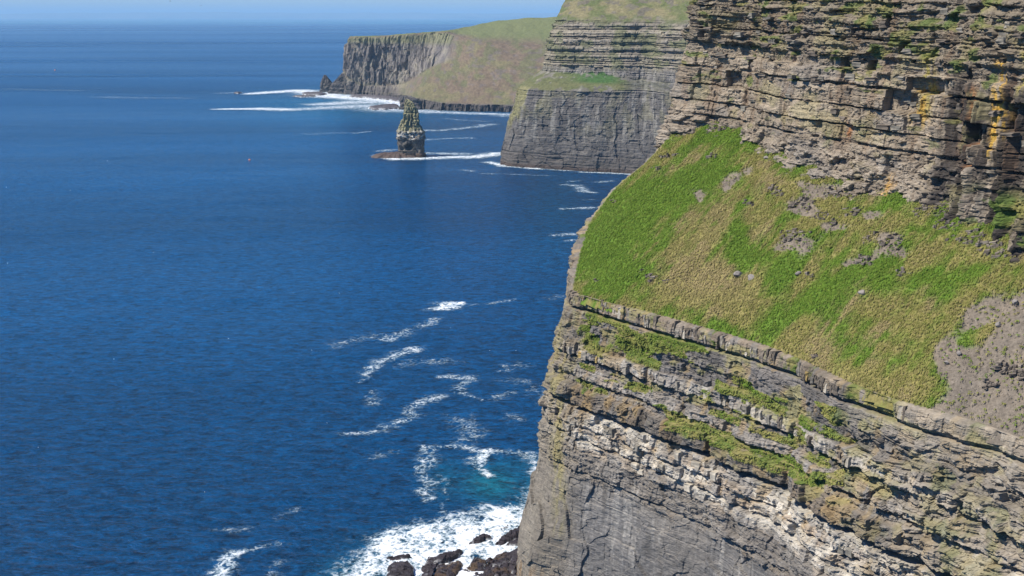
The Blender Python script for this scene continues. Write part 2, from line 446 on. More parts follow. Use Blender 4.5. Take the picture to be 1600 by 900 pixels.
foam('bright foam hook and curling foam thread beside the turquoise water', [
     (1.05, [(759, 706, 2.0), (747, 722, 2.6), (753, 733, 1.8), (770, 743, 1.2)]), (0.8, [(678, 697, 1.2), (719, 700, 1.8), (759, 707, 2.0), (800, 710, 1.6), (845, 716, 2.2)]),
     (0.82, [(667, 698, 1.5), (672, 720, 2.4), (650, 736, 1.8), (668, 757, 2.3), (670, 782, 1.3)]), (0.6, [(690, 745, 1.2), (700, 775, 1), (690, 800, 1)]),
     (0.62, [(719, 690, 3), (742, 678, 4), (716, 656, 4)])], 0.4, 0.15, 3, 7)
foam('long pale foam drift ending in a bright white patch', [
     (1.15, [(686, 483, 4.2), (703, 478, 5.0), (726, 474, 2.2)]), (0.62, [(729, 478, 1.6), (765, 474, 2), (805, 469, 1.4)]),
     (0.74, [(683, 499, 2.5), (640, 518, 3.4), (604, 532, 3.2)]), (0.58, [(514, 544, 3), (560, 530, 5), (600, 524, 4)]),
     (0.84, [(575, 583, 1.8), (588, 566, 3), (621, 555, 3.4), (647, 545, 2.6)]), (0.64, [(560, 596, 1.5), (580, 586, 2)]),
     (0.6, [(637, 568, 4), (667, 563, 5), (708, 568, 4)]), (0.74, [(688, 588, 1.6), (739, 591, 2.8), (708, 606, 2.4), (749, 624, 1.4)])], 0.5, 0.15, 4, 9)
foam('thin foam streak running up to the right across the middle water', [
     (0.76, [(532, 680, 1.6), (575, 675, 2.2), (616, 665, 2.2), (640, 654, 2.4), (647, 637, 2.4), (683, 619, 2.8)]),
     (0.62, [(586, 611, 1.4), (578, 630, 3)]), (0.5, [(580, 715, 2), (620, 708, 2.5)])], 0.45, 0.15, 3, 8)
foam('faint foam scraps drifting near the foot of the near cliff', [
     (0.6, [(795, 575, 4), (812, 571, 4)]), (0.56, [(800, 595, 4), (825, 598, 3)]), (0.6, [(772, 622, 2.5), (806, 612, 2)]), (0.6, [(790, 645, 2), (802, 658, 3)]),
     (0.55, [(840, 610, 5), (852, 625, 4)]), (0.55, [(862, 466, 4), (880, 464, 4)])], 0.5, 0.15, 4, 9)
foam('loose foam curl near the bottom edge of the open water', [
     (0.95, [(382, 858, 1.6), (356, 869, 2.6), (343, 900, 2.2), (342, 925, 2)]), (0.66, [(382, 858, 1.2), (434, 850, 1.6)]), (0.55, [(425, 905, 2), (436, 880, 2)]),
     (0.52, [(330, 830, 2.0), (380, 826, 2)]), (0.5, [(440, 808, 3), (475, 796, 2)])], 0.4, 0.15, 3, 7)
foam('pale foam dashes on the dark water under the middle cliff', [
     (0.85, [(884, 289, 4), (905, 291, 4), (912, 299, 4), (928, 302, 3)]), (0.7, [(888, 284, 3), (902, 283, 3)]), (0.85, [(880, 327, 3), (926, 325, 3)]), (0.7, [(916, 313, 2), (928, 312, 2)]),
     (0.78, [(868, 368, 3.5), (905, 367, 3.5)]), (0.8, [(886, 377, 2), (903, 376, 2)]), (0.75, [(935, 285, 4), (955, 283, 4)])], 0.9, 0.2, 4, 14)
foam('white wash breaking round the low ledge of the sea stack', [
     (1.1, [(596, 244, 7), (625, 249, 8), (660, 248, 9), (700, 246, 10), (745, 246, 9), (780, 240, 10)]), (0.8, [(600, 236, 6), (618, 234, 6)]),
     (0.85, [(666, 240, 7), (730, 241, 8)]), (0.8, [(650, 204, 8), (690, 204, 7), (740, 199, 8), (768, 194, 8)]), (0.7, [(660, 219, 6), (735, 216, 7)]),
     (0.55, [(480, 210, 10), (560, 207, 8)]), (0.7, [(557, 208, 6), (575, 206, 6)]), (0.72, [(725, 266, 4), (740, 268, 4)]), (0.6, [(700, 186, 7), (760, 190, 8)])], 1.3, 0.3, 6, 25)
foam('thin white surf line along the foot of the middle cliff', [
     (1.1, [(766, 254, 5), (790, 260, 5.5), (840, 264, 4)]), (0.8, [(840, 264, 4), (890, 267, 3)]), (0.95, [(905, 269, 3), (985, 272, 4), (1040, 276, 4)]), (0.6, [(760, 272, 4), (860, 275, 3)])], 1.0, 0.3, 4, 18, name='white_surf', cat='surf')
foam('broad white breakers rolling in below the far headland', [
     (1.2, [(392, 147, 14), (430, 144, 22), (470, 142, 28), (510, 150, 34), (560, 153, 40), (610, 157, 40), (640, 164, 36)]),
     (1.0, [(500, 163, 22), (560, 160, 40), (640, 160, 44)]), (1.15, [(345, 171, 10), (400, 170, 20), (450, 171, 16)]), (0.95, [(450, 172, 18), (520, 168, 34), (580, 166, 44), (620, 172, 36), (700, 177, 18), (800, 180, 16)]),
     (0.75, [(700, 175, 14), (790, 182, 14)]), (0.7, [(345, 146, 10), (372, 145, 12)]), (0.6, [(120, 142, 9), (10, 139, 7)]), (0.6, [(170, 152, 20), (290, 154, 12)])], 3.2, 0.5, 18, 90, name='white_surf', cat='surf')

# ================================================================== DISTANT COAST
def coast():
    for (lab, Y, hmax, base, seed, x0, x1) in (('faint pale blue hills barely showing along the far horizon', 70000, 640, 180, 9, -46000, 46000),):
        n = 400; xs = np.linspace(x0, x1, n); rows = []
        prof = base + (hmax - base) * fbm(xs / 5200, 0 * xs, 4, seed)
        if seed == 9: prof = 175 + 240 * sst(0.30, 0.72, fbm(xs / 22000, 0 * xs, 5, seed))
        for k, (dy, f) in enumerate(((0, 0), (60, 0.35), (600, 0.8), (1600, 1), (4000, 0.6))):
            rows.append(np.stack([xs, Y + dy + 500 * fbm(xs / 3000, 0 * xs + k, 3, seed + 1), np.maximum(-2, prof * f * (1 - 0.15 * vn(xs / 700, 0 * xs + k, seed + 2) * (k % 2)) - (2 if k == 0 else 0))], -1))
        V = np.stack(rows, 1).reshape(-1, 3)
        c = lerp(C3(0.10, 0.13, 0.08), C3(0.22, 0.20, 0.16), vn(V[:, 0] / 500, V[:, 2] / 60, 8))
        o = link('distant_coast', mesh_np('coast', V, grid_quads(n, 5), M_TURFF, c, smooth=True)); tag(o, lab, 'coast', kind='structure')
coast()

# ================================================================== FAR HEADLAND
GREY, BROWN, DARK = C3(0.20, 0.185, 0.165), C3(0.21, 0.155, 0.105), C3(0.085, 0.078, 0.075)
def far_headland():
    root = empty('headland', at_h(620, 152)); tag(root, 'farthest headland with columned grey cliff, brown grassy slope and green hill', 'headland', kind='structure')
    # rows: waterline, low cliff top, upper cliff foot, upper cliff edge, skyline, behind
    st = []
    def S(A, B, C, D, E):
        a0 = at_h(A[0], A[1]); pts = [a0 - np.array([0, 0, 4])]
        for (px, py, dy) in (B, C, D, E): pts.append(at_y(px, py, a0[1] + dy))
        q = pts[-1].copy(); q[1] += 260; q[2] = q[2] * 0.75; pts.append(q)
        st.append(pts)
    S((560, 143), (566, 137, 150), (570, 115, 160), (576, 60, 170), (580, 58, 185)); st[-1] = [p + np.array([30, 160, 0]) for p in st[-1]]
    S((530, 147), (530, 139, 6), (536, 112, 18), (543.5, 58.5, 40), (546, 57, 60))
    S((556, 148), (557, 142, 6), (560, 133, 14), (562, 57.5, 26), (563, 56.5, 50))
    S((600, 150), (600, 145, 10), (602, 134, 30), (604, 57, 52), (604, 55.5, 90))
    S((628, 153), (629, 148, 8), (634, 131, 40), (640, 54.5, 80), (640, 52.5, 130))
    S((634, 168), (638, 152, 8), (655, 118, 220), (668, 52, 330), (668, 50, 400))
    S((652, 171), (656, 154, 10), (676, 104, 220), (697, 50, 350), (700, 47, 430))
    S((690, 173), (690, 161, 8), (704, 94, 220), (712, 56, 360), (730, 42, 520))
    S((740, 174), (740, 163, 8), (745, 105, 140), (752, 66, 260), (770, 33.5, 560))
    S((800, 175), (800, 164, 8), (805, 110, 120), (810, 70, 250), (820, 28, 520))
    S((880, 177), (880, 165, 8), (885, 110, 110), (890, 72, 240), (875, 26.5, 520))
    S((1000, 180), (1000, 167, 8), (1005, 110, 110), (1010, 72, 240), (960, 24, 520))
    P, u, rows, N = sheet(st, 1.6, 10.0, 0, 1.5)
    nu, nv = P.shape[:2]; U = u[:, None] + 0 * rows[None]; Rr = rows[None] + 0 * U; Z = P[:, :, 2]
    cliffy = np.interp(u, np.interp([0, 1, 2, 3, 4, 5, 6, 7, 8, 9, 10, 11], np.arange(12), np.arange(12)) * u[-1] / 11, [1, 1, 1, 1, 1, 1, .9, .35, 0, 0, 0, 0])
    # station positions in u
    idx = np.linspace(0, nu - 1, 2).astype(int)
    Sx = P[:, 0, 0]; pxs = 800 + F * P[:, 0, 0] / P[:, 0, 1]
    cliffy = 1 - sst(668, 705, pxs)
    lowr = sst(-0.1, 0.05, Rr) * (1 - sst(0.9, 1.05, Rr))
    mid = sst(0.95, 1.1, Rr) * (1 - sst(1.9, 2.05, Rr)); upr = sst(1.95, 2.1, Rr) * (1 - sst(2.95, 3.02, Rr))
    cl = cliffy[:, None] * (upr + mid * (1 - sst(600, 650, pxs))[:, None])
    rock = np.clip(lowr + cl, 0, 1)
    fl = sst(1.95, 2.1, Rr)
    col1 = fbm(U / 7, Z / 60, 4, 21) - 0.5; col2 = np.abs(fbm(U / 22, Z / 160, 3, 25) - 0.5); col3 = fbm(U / 3.4, Z / 14, 3, 29) - 0.5
    d = rock * (12 * col1 + 11 * col2 + 10 * col3 + 9 * (facets(U / 9, Z / 26, 43, 1.0)))
    soft = (1 - rock) * (14 * (fbm(U / 45, Z / 30, 5, 33) - 0.5) * sst(0.9, 1.3, Rr))
    d = d + soft * (1 - sst(3.6, 4, Rr)) + lowr * 6 * (fbm(U / 10, Z / 12, 4, 41) - .5)
    P[:, :, :2] += N[:, None, :] * d[..., None]
    bum = (1 - rock) * sst(1.0, 1.3, Rr) * (1 - sst(3.8, 4.2, Rr))
    P[:, :, 2] += bum * 5 * (fbm(U / 25, Rr * 6, 5, 35) - 0.5)
    Z = P[:, :, 2]
    t = fbm(U / 9, Z / 30, 4, 51)
    c = lerp(C3(0.135, 0.122, 0.115), C3(0.225, 0.20, 0.175), sst(0.3, 0.7, t))
    c = lerp(c, C3(0.34, 0.31, 0.23), (sst(0.55, 0.7, fbm(U / 12, Z / 16, 4, 52)) * 0.4))
    c = lerp(c, C3(0.20, 0.21, 0.09), sst(-10, 3, Z - 112) * 0.6 * cliffy[:, None])
    gr = lerp(C3(0.175, 0.155, 0.08), C3(0.165, 0.125, 0.085), sst(0.42, 0.6, fbm(U / 60, Z / 22, 5, 55) + 0.22 * sst(60, 110, Z) * sst(110, 90, Z - 30) - 0.04))
    gr = lerp(gr, C3(0.125, 0.13, 0.06), sst(0.5, 0.66, fbm(U / 28 + 9, Z / 14, 5, 57)) * 0.75)
    gr = lerp(gr, C3(0.15, 0.125, 0.11), sst(0.6, 0.7, fbm(U / 14 + 3, Z / 6, 5, 58)) * 0.7); gr = gr * (0.7 + .6 * fbm(U / 4, Z / 4 + Rr * 5, 4, 60))[..., None]
    gr = lerp(gr, C3(0.155, 0.175, 0.07), sst(3.0, 3.35, Rr) * 0.9)
    c = lerp(c, gr, (1 - rock) * sst(0.95, 1.02, Rr))
    c = lerp(c, C3(0.075, 0.066, 0.062), np.clip(lowr * sst(640, 655, pxs)[:, None] * 1.0 + sst(26, 8, Z) * 0.85 * rock, 0, 1) * 0.9)
    link('cliff_face', mesh_np('far_headland', P.reshape(-1, 3), grid_quads(nu, nv), M_ROCKF, c.reshape(-1, 3), smooth=False), root)
far_headland()

# ================================================================== stacks: rock towers turned from left and right outlines
def tower(name, label, cat, rowsLR, Y, depth, res, strat, colf, thick=0.75, kind=None, rough=1.0, parent=None, jag=1.0):
    """rowsLR: [(py, left px, right px)] outline as surveyed, at distance Y"""
    zc = []; 
    for py, l, r in rowsLR:
        a = at_y(l, py, Y); b = at_y(r, py, Y); zc.append((a[2], a[0], b[0]))
    zc = np.array(zc)[::-1]
    zs = np.arange(min(-3, zc[0, 0]) , zc[-1, 0], res); L = np.interp(zs, zc[:, 0], zc[:, 1]); R = np.interp(zs, zc[:, 0], zc[:, 2])
    cx = (L + R) / 2; rx = (R - L) / 2
    per = 2 * math.pi * max(rx); na = int(per / res)
    th = np.linspace(0, 2 * math.pi, na + 1)[:-1]
    TH, ZZ = np.meshgrid(th, zs, indexing='ij'); RX = rx[None] + 0 * TH; CX = cx[None] + 0 * TH
    U = TH * max(rx)
    cu, su = np.cos(TH), np.sin(TH)
    sq = (np.abs(cu) ** 3.2 + np.abs(su) ** 3.2) ** (-1 / 3.2)
    d, t, hue = strat.ev(U, ZZ + 0.6 * vn(U / 9, ZZ / 9, 3))
    nz = fbm(U / 4, ZZ / 7, 4, 17) - 0.5 + 0.25 * facets(U / 3.5, ZZ / 4, 18, 1.0) + 0.5 * (fbm(cu * 3, su * 3 + ZZ / 12, 3, 19) - 0.5)
    k = np.clip(RX / (max(rx) * 0.5), 0.25, 1)
    rr = sq * RX + (d + rough * 3.4 * nz) * k
    ry = sq * (depth * (0.25 + 0.75 * RX / max(rx))) + (d + rough * 5 * nz) * k
    X = CX + rr * cu; Yy = Y + depth + ry * su; ZZ = ZZ + sst(.80, 1, (ZZ - zs[0]) / (zs[-1] - zs[0])) * 7 * jag * (fbm(cu * 2.2 + 5, su * 2.2, 3, 44) - .5); V = np.stack([X, Yy, ZZ], -1)
    top = V[:, -1].mean(0) + np.array([0, 0, res * 2])
    nu, nv = len(th), len(zs)
    c = colf(U, ZZ, t, hue, cu, su)
    i, j = np.meshgrid(np.arange(nu), np.arange(nv - 1), indexing='ij'); i2 = (i + 1) % nu
    Q = np.stack([i * nv + j, i2 * nv + j, i2 * nv + j + 1, i * nv + j + 1], -1).reshape(-1, 4)
    VV = np.concatenate([V.reshape(-1, 3), top[None]]); cc = np.concatenate([c.reshape(-1, 3), c.reshape(-1, 3)[-1:]])
    ti = len(VV) - 1; a = np.arange(nu); cap = np.stack([a * nv + nv - 1, ((a + 1) % nu) * nv + nv - 1, np.full(nu, ti), np.full(nu, ti)], -1)
    me = mesh_np(name, VV, Q, M_ROCKF, cc)
    # close the top with triangles in a second small bmesh pass
    import bmesh
    bm = bmesh.new(); bm.from_mesh(me); bm.verts.ensure_lookup_table()
    for r in cap:
        try: bm.faces.new([bm.verts[r[0]], bm.verts[r[1]], bm.verts[ti]])
        except ValueError: pass
    bm.to_mesh(me); bm.free()
    return me, V
def sea_stack():
    Y0 = at_h(640, 247)[1]
    base = at_h(641, 246)
    root = empty('sea_stack', base); tag(root, 'tall lone rock stack rising from the sea with pale lichened top', 'sea stack', kind='thing')
    strat = Strata(91, -4, 80, 0.8, 3.2, 0.9, 2, 7, 0.6, keys=[(14, 22, 0.3, 4, .6, .9, .02), (22, 24, 1.6, 3, .5, 1.3, .02), (25, 27.5, 1.2, 3, .5, 1.3, 0.1), (30, 32, 1.6, 3, .5, 1.35, .1)])
    def colf(U, Z, t, hue, cu, su):
        c = lerp(C3(0.13, 0.115, 0.10), C3(0.19, 0.175, 0.15), hue) * t[..., None]
        up = sst(28, 36, Z + 8 * (fbm(U / 6, Z / 9, 3, 4) - 0.5))
        c = lerp(c, lerp(C3(0.36, 0.34, 0.20), C3(0.22, 0.205, 0.13), sst(0.35, 0.65, fbm(U / 2.5, Z / 8, 4, 8))), up)
        guano = sst(0.52, 0.62, fbm(U / 3.5, Z / 1.6, 4, 11)) * sst(18, 23, Z) * (1 - sst(29, 35, Z))
        c = lerp(c, C3(0.66, 0.63, 0.56), guano * 0.95)
        return lerp(c, C3(0.11, 0.075, 0.055), sst(9, 3, Z) * 0.9)
    rows = [(157, 632.5, 637), (161, 631.5, 643), (167, 631, 647.5), (177, 631, 651.5), (187, 629.5, 652), (195, 624, 654), (203, 621, 659), (212, 620.5, 661), (227, 620.5, 660.5), (238, 621, 661), (243, 620, 663), (248, 619, 665), (250, 618, 666)]
    me, V = tower('stack', '', '', rows, Y0, 9.0, 0.42, strat, colf)
    # sea cave scooped out of the near side
    co = np.empty(len(me.vertices) * 3, dtype=np.float32); me.vertices.foreach_get('co', co); co = co.reshape(-1, 3)
    a = at_y(639, 230, Y0); q = ((co[:, 0] - a[0]) / 5.2) ** 2 + ((co[:, 2] - a[2]) / 4.6) ** 2
    m = (q < 1) & (co[:, 1] < Y0 + 9); co[m, 1] += 9 * np.sqrt(1 - q[m]); me.vertices.foreach_set('co', co.ravel()); me.update()
    link('rock_tower', me, root)
    # low ledge at the foot
    n, nr = 220, 26
    c0 = at_h(620, 246.5); pl = at_h(576, 246); pr = at_h(669, 248)
    th = np.linspace(0, 2 * math.pi, n, endpoint=False); RR = np.linspace(0, 1, nr)
    T, R = np.meshgrid(th, RR, indexing='ij')
    ax = (pr[0] - pl[0]) / 2; cx = (pr[0] + pl[0]) / 2; cy = Y0 + 10
    e = 1 + 0.75 * (fbm(np.cos(T) * 4, np.sin(T) * 4, 3, 9) - 0.5)
    X = cx + ax * R * np.cos(T) * e; Yv = cy + 17 * R * np.sin(T) * e
    Zv = 3.6 * (1 - R ** 6) * (0.5 + 0.9 * fbm(X / 6, Yv / 5, 4, 7)) + 0.5 * np.floor(fbm(X / 9, Yv / 9, 3, 8) * 6) * (1 - R ** 6) - 2.0 * R ** 5
    V = np.stack([X, Yv, Zv], -1).reshape(-1, 3); i, j = np.meshgrid(np.arange(n), np.arange(nr - 1), indexing='ij'); i2 = (i + 1) % n
    Q = np.stack([i * nr + j, i * nr + j + 1, i2 * nr + j + 1, i2 * nr + j], -1).reshape(-1, 4)
    c = lerp(C3(0.065, 0.045, 0.038), C3(0.11, 0.075, 0.055), fbm(V[:, 0] / 5, V[:, 1] / 5, 4, 2)) 
    link('rock_ledge', mesh_np('stack_ledge', V, Q, M_WET, c), root)
sea_stack()
def little_stacks():
    def colf(U, Z, t, hue, cu, su):
        return lerp(C3(0.085, 0.075, 0.07), C3(0.13, 0.12, 0.11), hue) * t[..., None]
    st = Strata(93, -4, 60, 2, 6, 1.2, 4, 12, 1.0)
    for (lab, rows, D) in (('small pointed sea stack off the tip of the far headland', [(118, 505, 508), (124, 501.5, 512), (132, 499.5, 517), (144, 498, 521), (147, 497, 522)], 2480),
                           ('jagged leaning rock pinnacle joined to the tip of the far headland', [(116, 533, 537), (123, 525, 545), (131, 518, 550), (140, 513, 552), (148, 511, 553)], 2425),
                           ('dark craggy rock knob below the brown slope of the far headland', [(151, 628, 640), (156, 625, 650), (166, 624, 657), (174, 622, 658)], at_h(640, 172)[1])):
        me, V = tower('sea_stack', '', '', rows, D, 14, 1.2, st, colf, rough=1.3)
        o = link('sea_stack' if 'stack' in lab else 'rock_pinnacle', me, None)
        c = V.reshape(-1, 3).mean(0); b = Vector((c[0], c[1], 0)); me.transform(__import__('mathutils').Matrix.Translation(-b)); o.location = b
        tag(o, lab, 'sea stack' if 'stack' in lab else 'rock')
little_stacks()

# ================================================================== MIDDLE CLIFF
def middle_cliff():
    root = empty('cliff', at_h(880, 266)); tag(root, 'middle sheer grey cliff with banded upper beds and a grass ledge halfway up', 'cliff', kind='structure')
    st = []
    def S(A, *rest):
        a0 = at_h(A[0], A[1]); pts = [a0 - np.array([0, 0, 4])]
        for (px, py, dy) in rest: pts.append(at_y(px, py, a0[1] + dy))
        q = pts[-1].copy(); q += np.array([20, 220, 12]); pts.append(q)
        st.append(pts)
    S((778, 257), (786, 215, 3), (797, 170, 6), (804, 137, 9), (842, 110, 34), (846, 98, 36), (852, 62, 38), (866, 31, 46), (884, -4, 70))
    st.insert(0, [p + np.array([40, 170, 0]) for p in st[0]])
    S((800, 261), (806, 215, 4), (815, 170, 6), (822, 139, 8), (858, 112, 36), (861, 98, 38), (866, 62, 40), (880, 31, 48), (900, -12, 90))
    S((850, 264), (852, 215, 4), (856, 172, 7), (860, 141, 10), (880, 113, 36), (882, 99, 38), (885, 62, 40), (890, 31, 48), (915, -16, 100))
    S((920, 268), (922, 218, 4), (924, 175, 7), (926, 142, 10), (928, 114, 34), (928, 100, 36), (930, 62, 40), (932, 32, 48), (940, -20, 110))
    S((965, 271), (966, 218, 4), (968, 175, 7), (970, 142, 10), (971, 122, 22), (972, 104, 26), (975, 64, 34), (980, 33, 44), (985, -22, 110))
    S((1010, 274), (1008, 218, 8), (1006, 175, 18), (1006, 142, 26), (1006, 124, 34), (1008, 104, 38), (1012, 64, 44), (1018, 34, 54), (1020, -24, 110))
    S((1070, 280), (1068, 222, 4), (1066, 180, 7), (1066, 150, 10), (1066, 132, 16), (1068, 110, 20), (1072, 66, 30), (1078, 36, 44), (1080, -26, 100))
    S((1200, 290), (1200, 230, 4), (1200, 190, 7), (1200, 160, 10), (1200, 140, 16), (1200, 120, 20), (1200, 70, 30), (1200, 40, 44), (1200, -30, 100))
    P, u, rows, N = sheet(st, 0.65, 6.0, 0.0, 0.6)
    nu, nv = P.shape[:2]; U = u[:, None] + 0 * rows[None]; Rr = rows[None] + 0 * U; Z = P[:, :, 2]
    keys = []
    for (z, dz, o) in ((112, 1.8, 1.4), (116, 1.2, -1.8), (121, 2.5, 0.9), (126, 1.4, -2.2), (129, 3, 1.4), (134, 1.0, -1.6), (137, 3, 1.2), (142, 1.4, -2.2), (146, 2.2, 1.2), (150, 1.2, -2.0), (154, 3, 1.6), (159, 1.2, -1.6)):
        keys.append((z, z + dz, o, 9, 0.5, 1.15 if o > 0 else .75, 0.05, 0.9))
    keys += [(85, 86.4, 1.0, 10, .3, 1.3, 0.0, .5), (79, 80.2, -1.3, 9, .4, .7, .02, 1.0), (63, 64.2, 0.7, 12, .3, 1.25, 0, 1.0), (16, 17.2, -1.2, 12, .5, .8, 0, 1.0)]
    stx = Strata(55, -6, 210, 1.6, 6.0, 0.55, 5, 16, 0.6, keys=keys, pm=0.03)
    s = Z + 2.2 * (fbm(U / 70, 0 * U, 2, 61) - 0.5) + 0.8 * (vn(U / 14, Z / 20, 62) - .5)
    d, t, hue = stx.ev(U, s, deep=2.0, gj=0.5, gb=0.4, jw=0.45)
    rock = (1 - sst(6.9, 7.1, Rr)) * (1 - 0.85 * sst(3.0, 3.1, Rr) * (1 - sst(3.9, 4.0, Rr)) * (1 - sst(60, 90, 0 * U)))
    und = 9 * (fbm(U / 34, Z / 110, 4, 63) - 0.5) + 2.6 * (fbm(U / 6.5, Z / 16, 4, 66) - 0.5)
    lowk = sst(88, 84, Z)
    wfct = facets(U / 11, Z / 20, 64, 1.4) + facets(U / 4.5, Z / 3.8, 65, 0.8)
    P[:, :, :2] += N[:, None, :] * ((d * (1 - .6 * lowk) + 1.0 * und + wfct) * rock + (1 - rock) * 3 * (fbm(U / 14, Rr * 5, 4, 67) - .5))[..., None]
    P[:, :, 2] += (1 - rock) * 3.0 * (fbm(U / 9, Rr * 8, 4, 68) - 0.5)
    Z = P[:, :, 2]
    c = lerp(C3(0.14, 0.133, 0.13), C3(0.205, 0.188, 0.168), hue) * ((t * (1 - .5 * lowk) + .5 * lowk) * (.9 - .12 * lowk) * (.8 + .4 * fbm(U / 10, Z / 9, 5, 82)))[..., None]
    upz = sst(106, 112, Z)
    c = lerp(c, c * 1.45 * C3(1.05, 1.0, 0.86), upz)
    # pale seep streaks, green-gold lichen on the seaward shoulder, dark wet foot
    stk = sst(0.55, 0.72, fbm(U / 2.4, Z / 26, 4, 70)) * (1 - upz) * sst(20, 50, Z)
    c = lerp(c, C3(0.34, 0.325, 0.29), stk * 0.5)
    lich = sst(0.47, 0.62, fbm(U / 11, Z / 20, 5, 72) + 0.16 * sst(55, 0, U - 175)) * sst(40, 66, Z + 26 * (vn(U / 9, 0 * U, 3) - .5)) * (1 - sst(84, 92, Z) * .5)
    side = np.exp(-((P[:, :, 0] / P[:, :, 1] * F + 800 - 812) / 26) ** 2)
    c = lerp(c, C3(0.235, 0.22, 0.10), np.clip(lich * (0.25 + side), 0, 0.85))
    grn = sst(0.5, 0.62, fbm(U / 18, Z / 9, 5, 74)) * upz
    c = lerp(c, C3(0.12, 0.135, 0.06), grn * 0.65)
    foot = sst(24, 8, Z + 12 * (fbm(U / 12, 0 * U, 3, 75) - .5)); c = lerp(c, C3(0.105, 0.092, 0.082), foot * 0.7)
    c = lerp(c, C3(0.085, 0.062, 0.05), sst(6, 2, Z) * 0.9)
    ledge = sst(3.0, 3.2, Rr + .8 * (fbm(U / 9, Z / 9, 4, 5) - .5)) * (1 - sst(3.95, 4.15, Rr + .7 * (fbm(U / 7, 0 * U + 4, 3, 5) - .5)))
    bright = np.exp(-((P[:, :, 0] / P[:, :, 1] * F + 800 - 932) / 36) ** 2) * sst(92, 97, Z)
    lg = lerp(C3(0.115, 0.135, 0.055), C3(0.16, 0.155, 0.075), fbm(U / 7, Z / 4, 4, 78)); lg = lerp(lg, C3(0.06, 0.125, 0.035), np.clip(bright * 1.3, 0, 1))
    xx = P[:, :, 0] / P[:, :, 1] * F + 800
    lpat = sst(.28, .44, fbm(U / 6, Z / 3, 5, 83) + .12 * bright); c = lerp(c, lg * .9, ledge * lpat * (1 - 0.7 * sst(965, 990, xx)))
    top = sst(6.85, 7.15, Rr + 0.4 * (fbm(U / 12, 0 * U, 4, 79) - .5))
    tg = lerp(C3(0.11, 0.13, 0.05), C3(0.21, 0.185, 0.10), sst(.35, .65, fbm(U / 22, Rr * 4, 5, 80))); tg = lerp(tg, C3(0.15, 0.135, 0.10), sst(.56, .66, fbm(U / 10, Rr * 9, 5, 81)) * (1 - sst(7.5, 8, Rr)))
    c = lerp(c, tg, top)
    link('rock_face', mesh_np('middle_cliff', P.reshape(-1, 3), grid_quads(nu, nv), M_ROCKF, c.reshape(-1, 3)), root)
middle_cliff()

# ================================================================== NEAR CLIFF
RIM_H = 91.0
near = empty('sea_cliff', (30, 290, 0))
tag(near, 'nearest cliff with a steep green grass slope between two banded rock walls', 'cliff', kind='structure')
O2 = at_h(890, 455, RIM_H)[:2]
UP = np.array([0.83, 0.56]); UP /= np.linalg.norm(UP); AL = np.array([UP[1], -UP[0]])
TAN = 0.781
def plane_h(x, y): return RIM_H + TAN * ((x - O2[0]) * UP[0] + (y - O2[1]) * UP[1])
def at_plane(px, py, off=0.0):
    d = ray(px, py)
    # H + t dz = RIM_H + off + TAN*((t dx - ox) ux + (t dy - oy) uy)
    den = d[2] - TAN * (d[0] * UP[0] + d[1] * UP[1])
    t = (RIM_H + off - H - TAN * (O2 @ UP)) / den
    return np.array([0, 0, H]) + d * t
RIM_PX = [(890, 456), (912, 464), (945, 474), (1000, 486), (1050, 500), (1100, 514), (1150, 528), (1190, 540), (1250, 564), (1300, 588), (1350, 610), (1400, 628), (1450, 642), (1500, 655), (1560, 676), (1620, 700), (1700, 735)]
rim = np.array([at_h(px, py, RIM_H) for px, py in RIM_PX])
LEFT_PX = [(905, 385), (918, 345), (958, 292), (1008, 250), (1040, 215), (1056, 194)]
ridge = np.array([at_plane(px, py) for px, py in LEFT_PX])
FOOT_PX = [(1056, 196), (1085, 200), (1150, 196), (1190, 212), (1215, 232), (1240, 258), (1275, 276), (1330, 286), (1390, 292), (1435, 300), (1465, 325), (1500, 352), (1545, 378), (1600, 402), (1680, 440)]
foot = np.array([at_plane(px, py) for px, py in FOOT_PX])

# ---- stratigraphy shared by the whole near cliff
KEYS = [(88.0, 91.6, 0.2, 1.1, 0.25, 1.05, 0.04, 0.1), (86.9, 88.0, -1.9, 5, 0.3, .8, 0, 0.5), (79.2, 82.0, -0.2, 6, 0.4, .85, 0.0, 0.3),
        (74.6, 77.6, 0.9, 1.3, 0.3, 1.35, 0.06, 0.5), (73.6, 74.6, -1.2, 5, 0.3, .8, 0, 0.9), (69.0, 71.0, 0.8, 1.6, .3, 1.3, 0.05, 0.9), (67.9, 69.0, -0.9, 4, .3, .8, 0, 0.9),
        (62.4, 66.6, 1.5, 3.0, 0.3, 0.75, 0.02, 0.2), (60.9, 62.4, -3.0, 4.5, 0.4, 0.9, 0.0, 0.25),
        (58.6, 60.8, 0.6, 2.2, .4, 1.45, .10, .4), (56.8, 58.5, 1.1, 1.8, .5, 1.5, .12, .6), (56.0, 56.7, -.8, 3, .3, 1.1, 0, .9), (53.4, 56.0, .8, 2.0, .5, 1.4, .10, .5), (52.6, 53.4, -1.0, 3, .3, 1, 0, .9), (50.2, 52.6, .6, 2.6, .4, 1.25, .05, .5),
        (46.2, 50.0, 0.5, 6, .2, 1.0, 0, .3), (44.6, 46.1, 0.9, 7, .2, 1.0, 0, .5), (43.8, 44.6, -.6, 8, .1, 0.95, 0, .8)]
ST = Strata(12, 0, 260, 0.35, 2.6, 0.38, 1.2, 5.0, 0.28, keys=KEYS, pm=0.02)
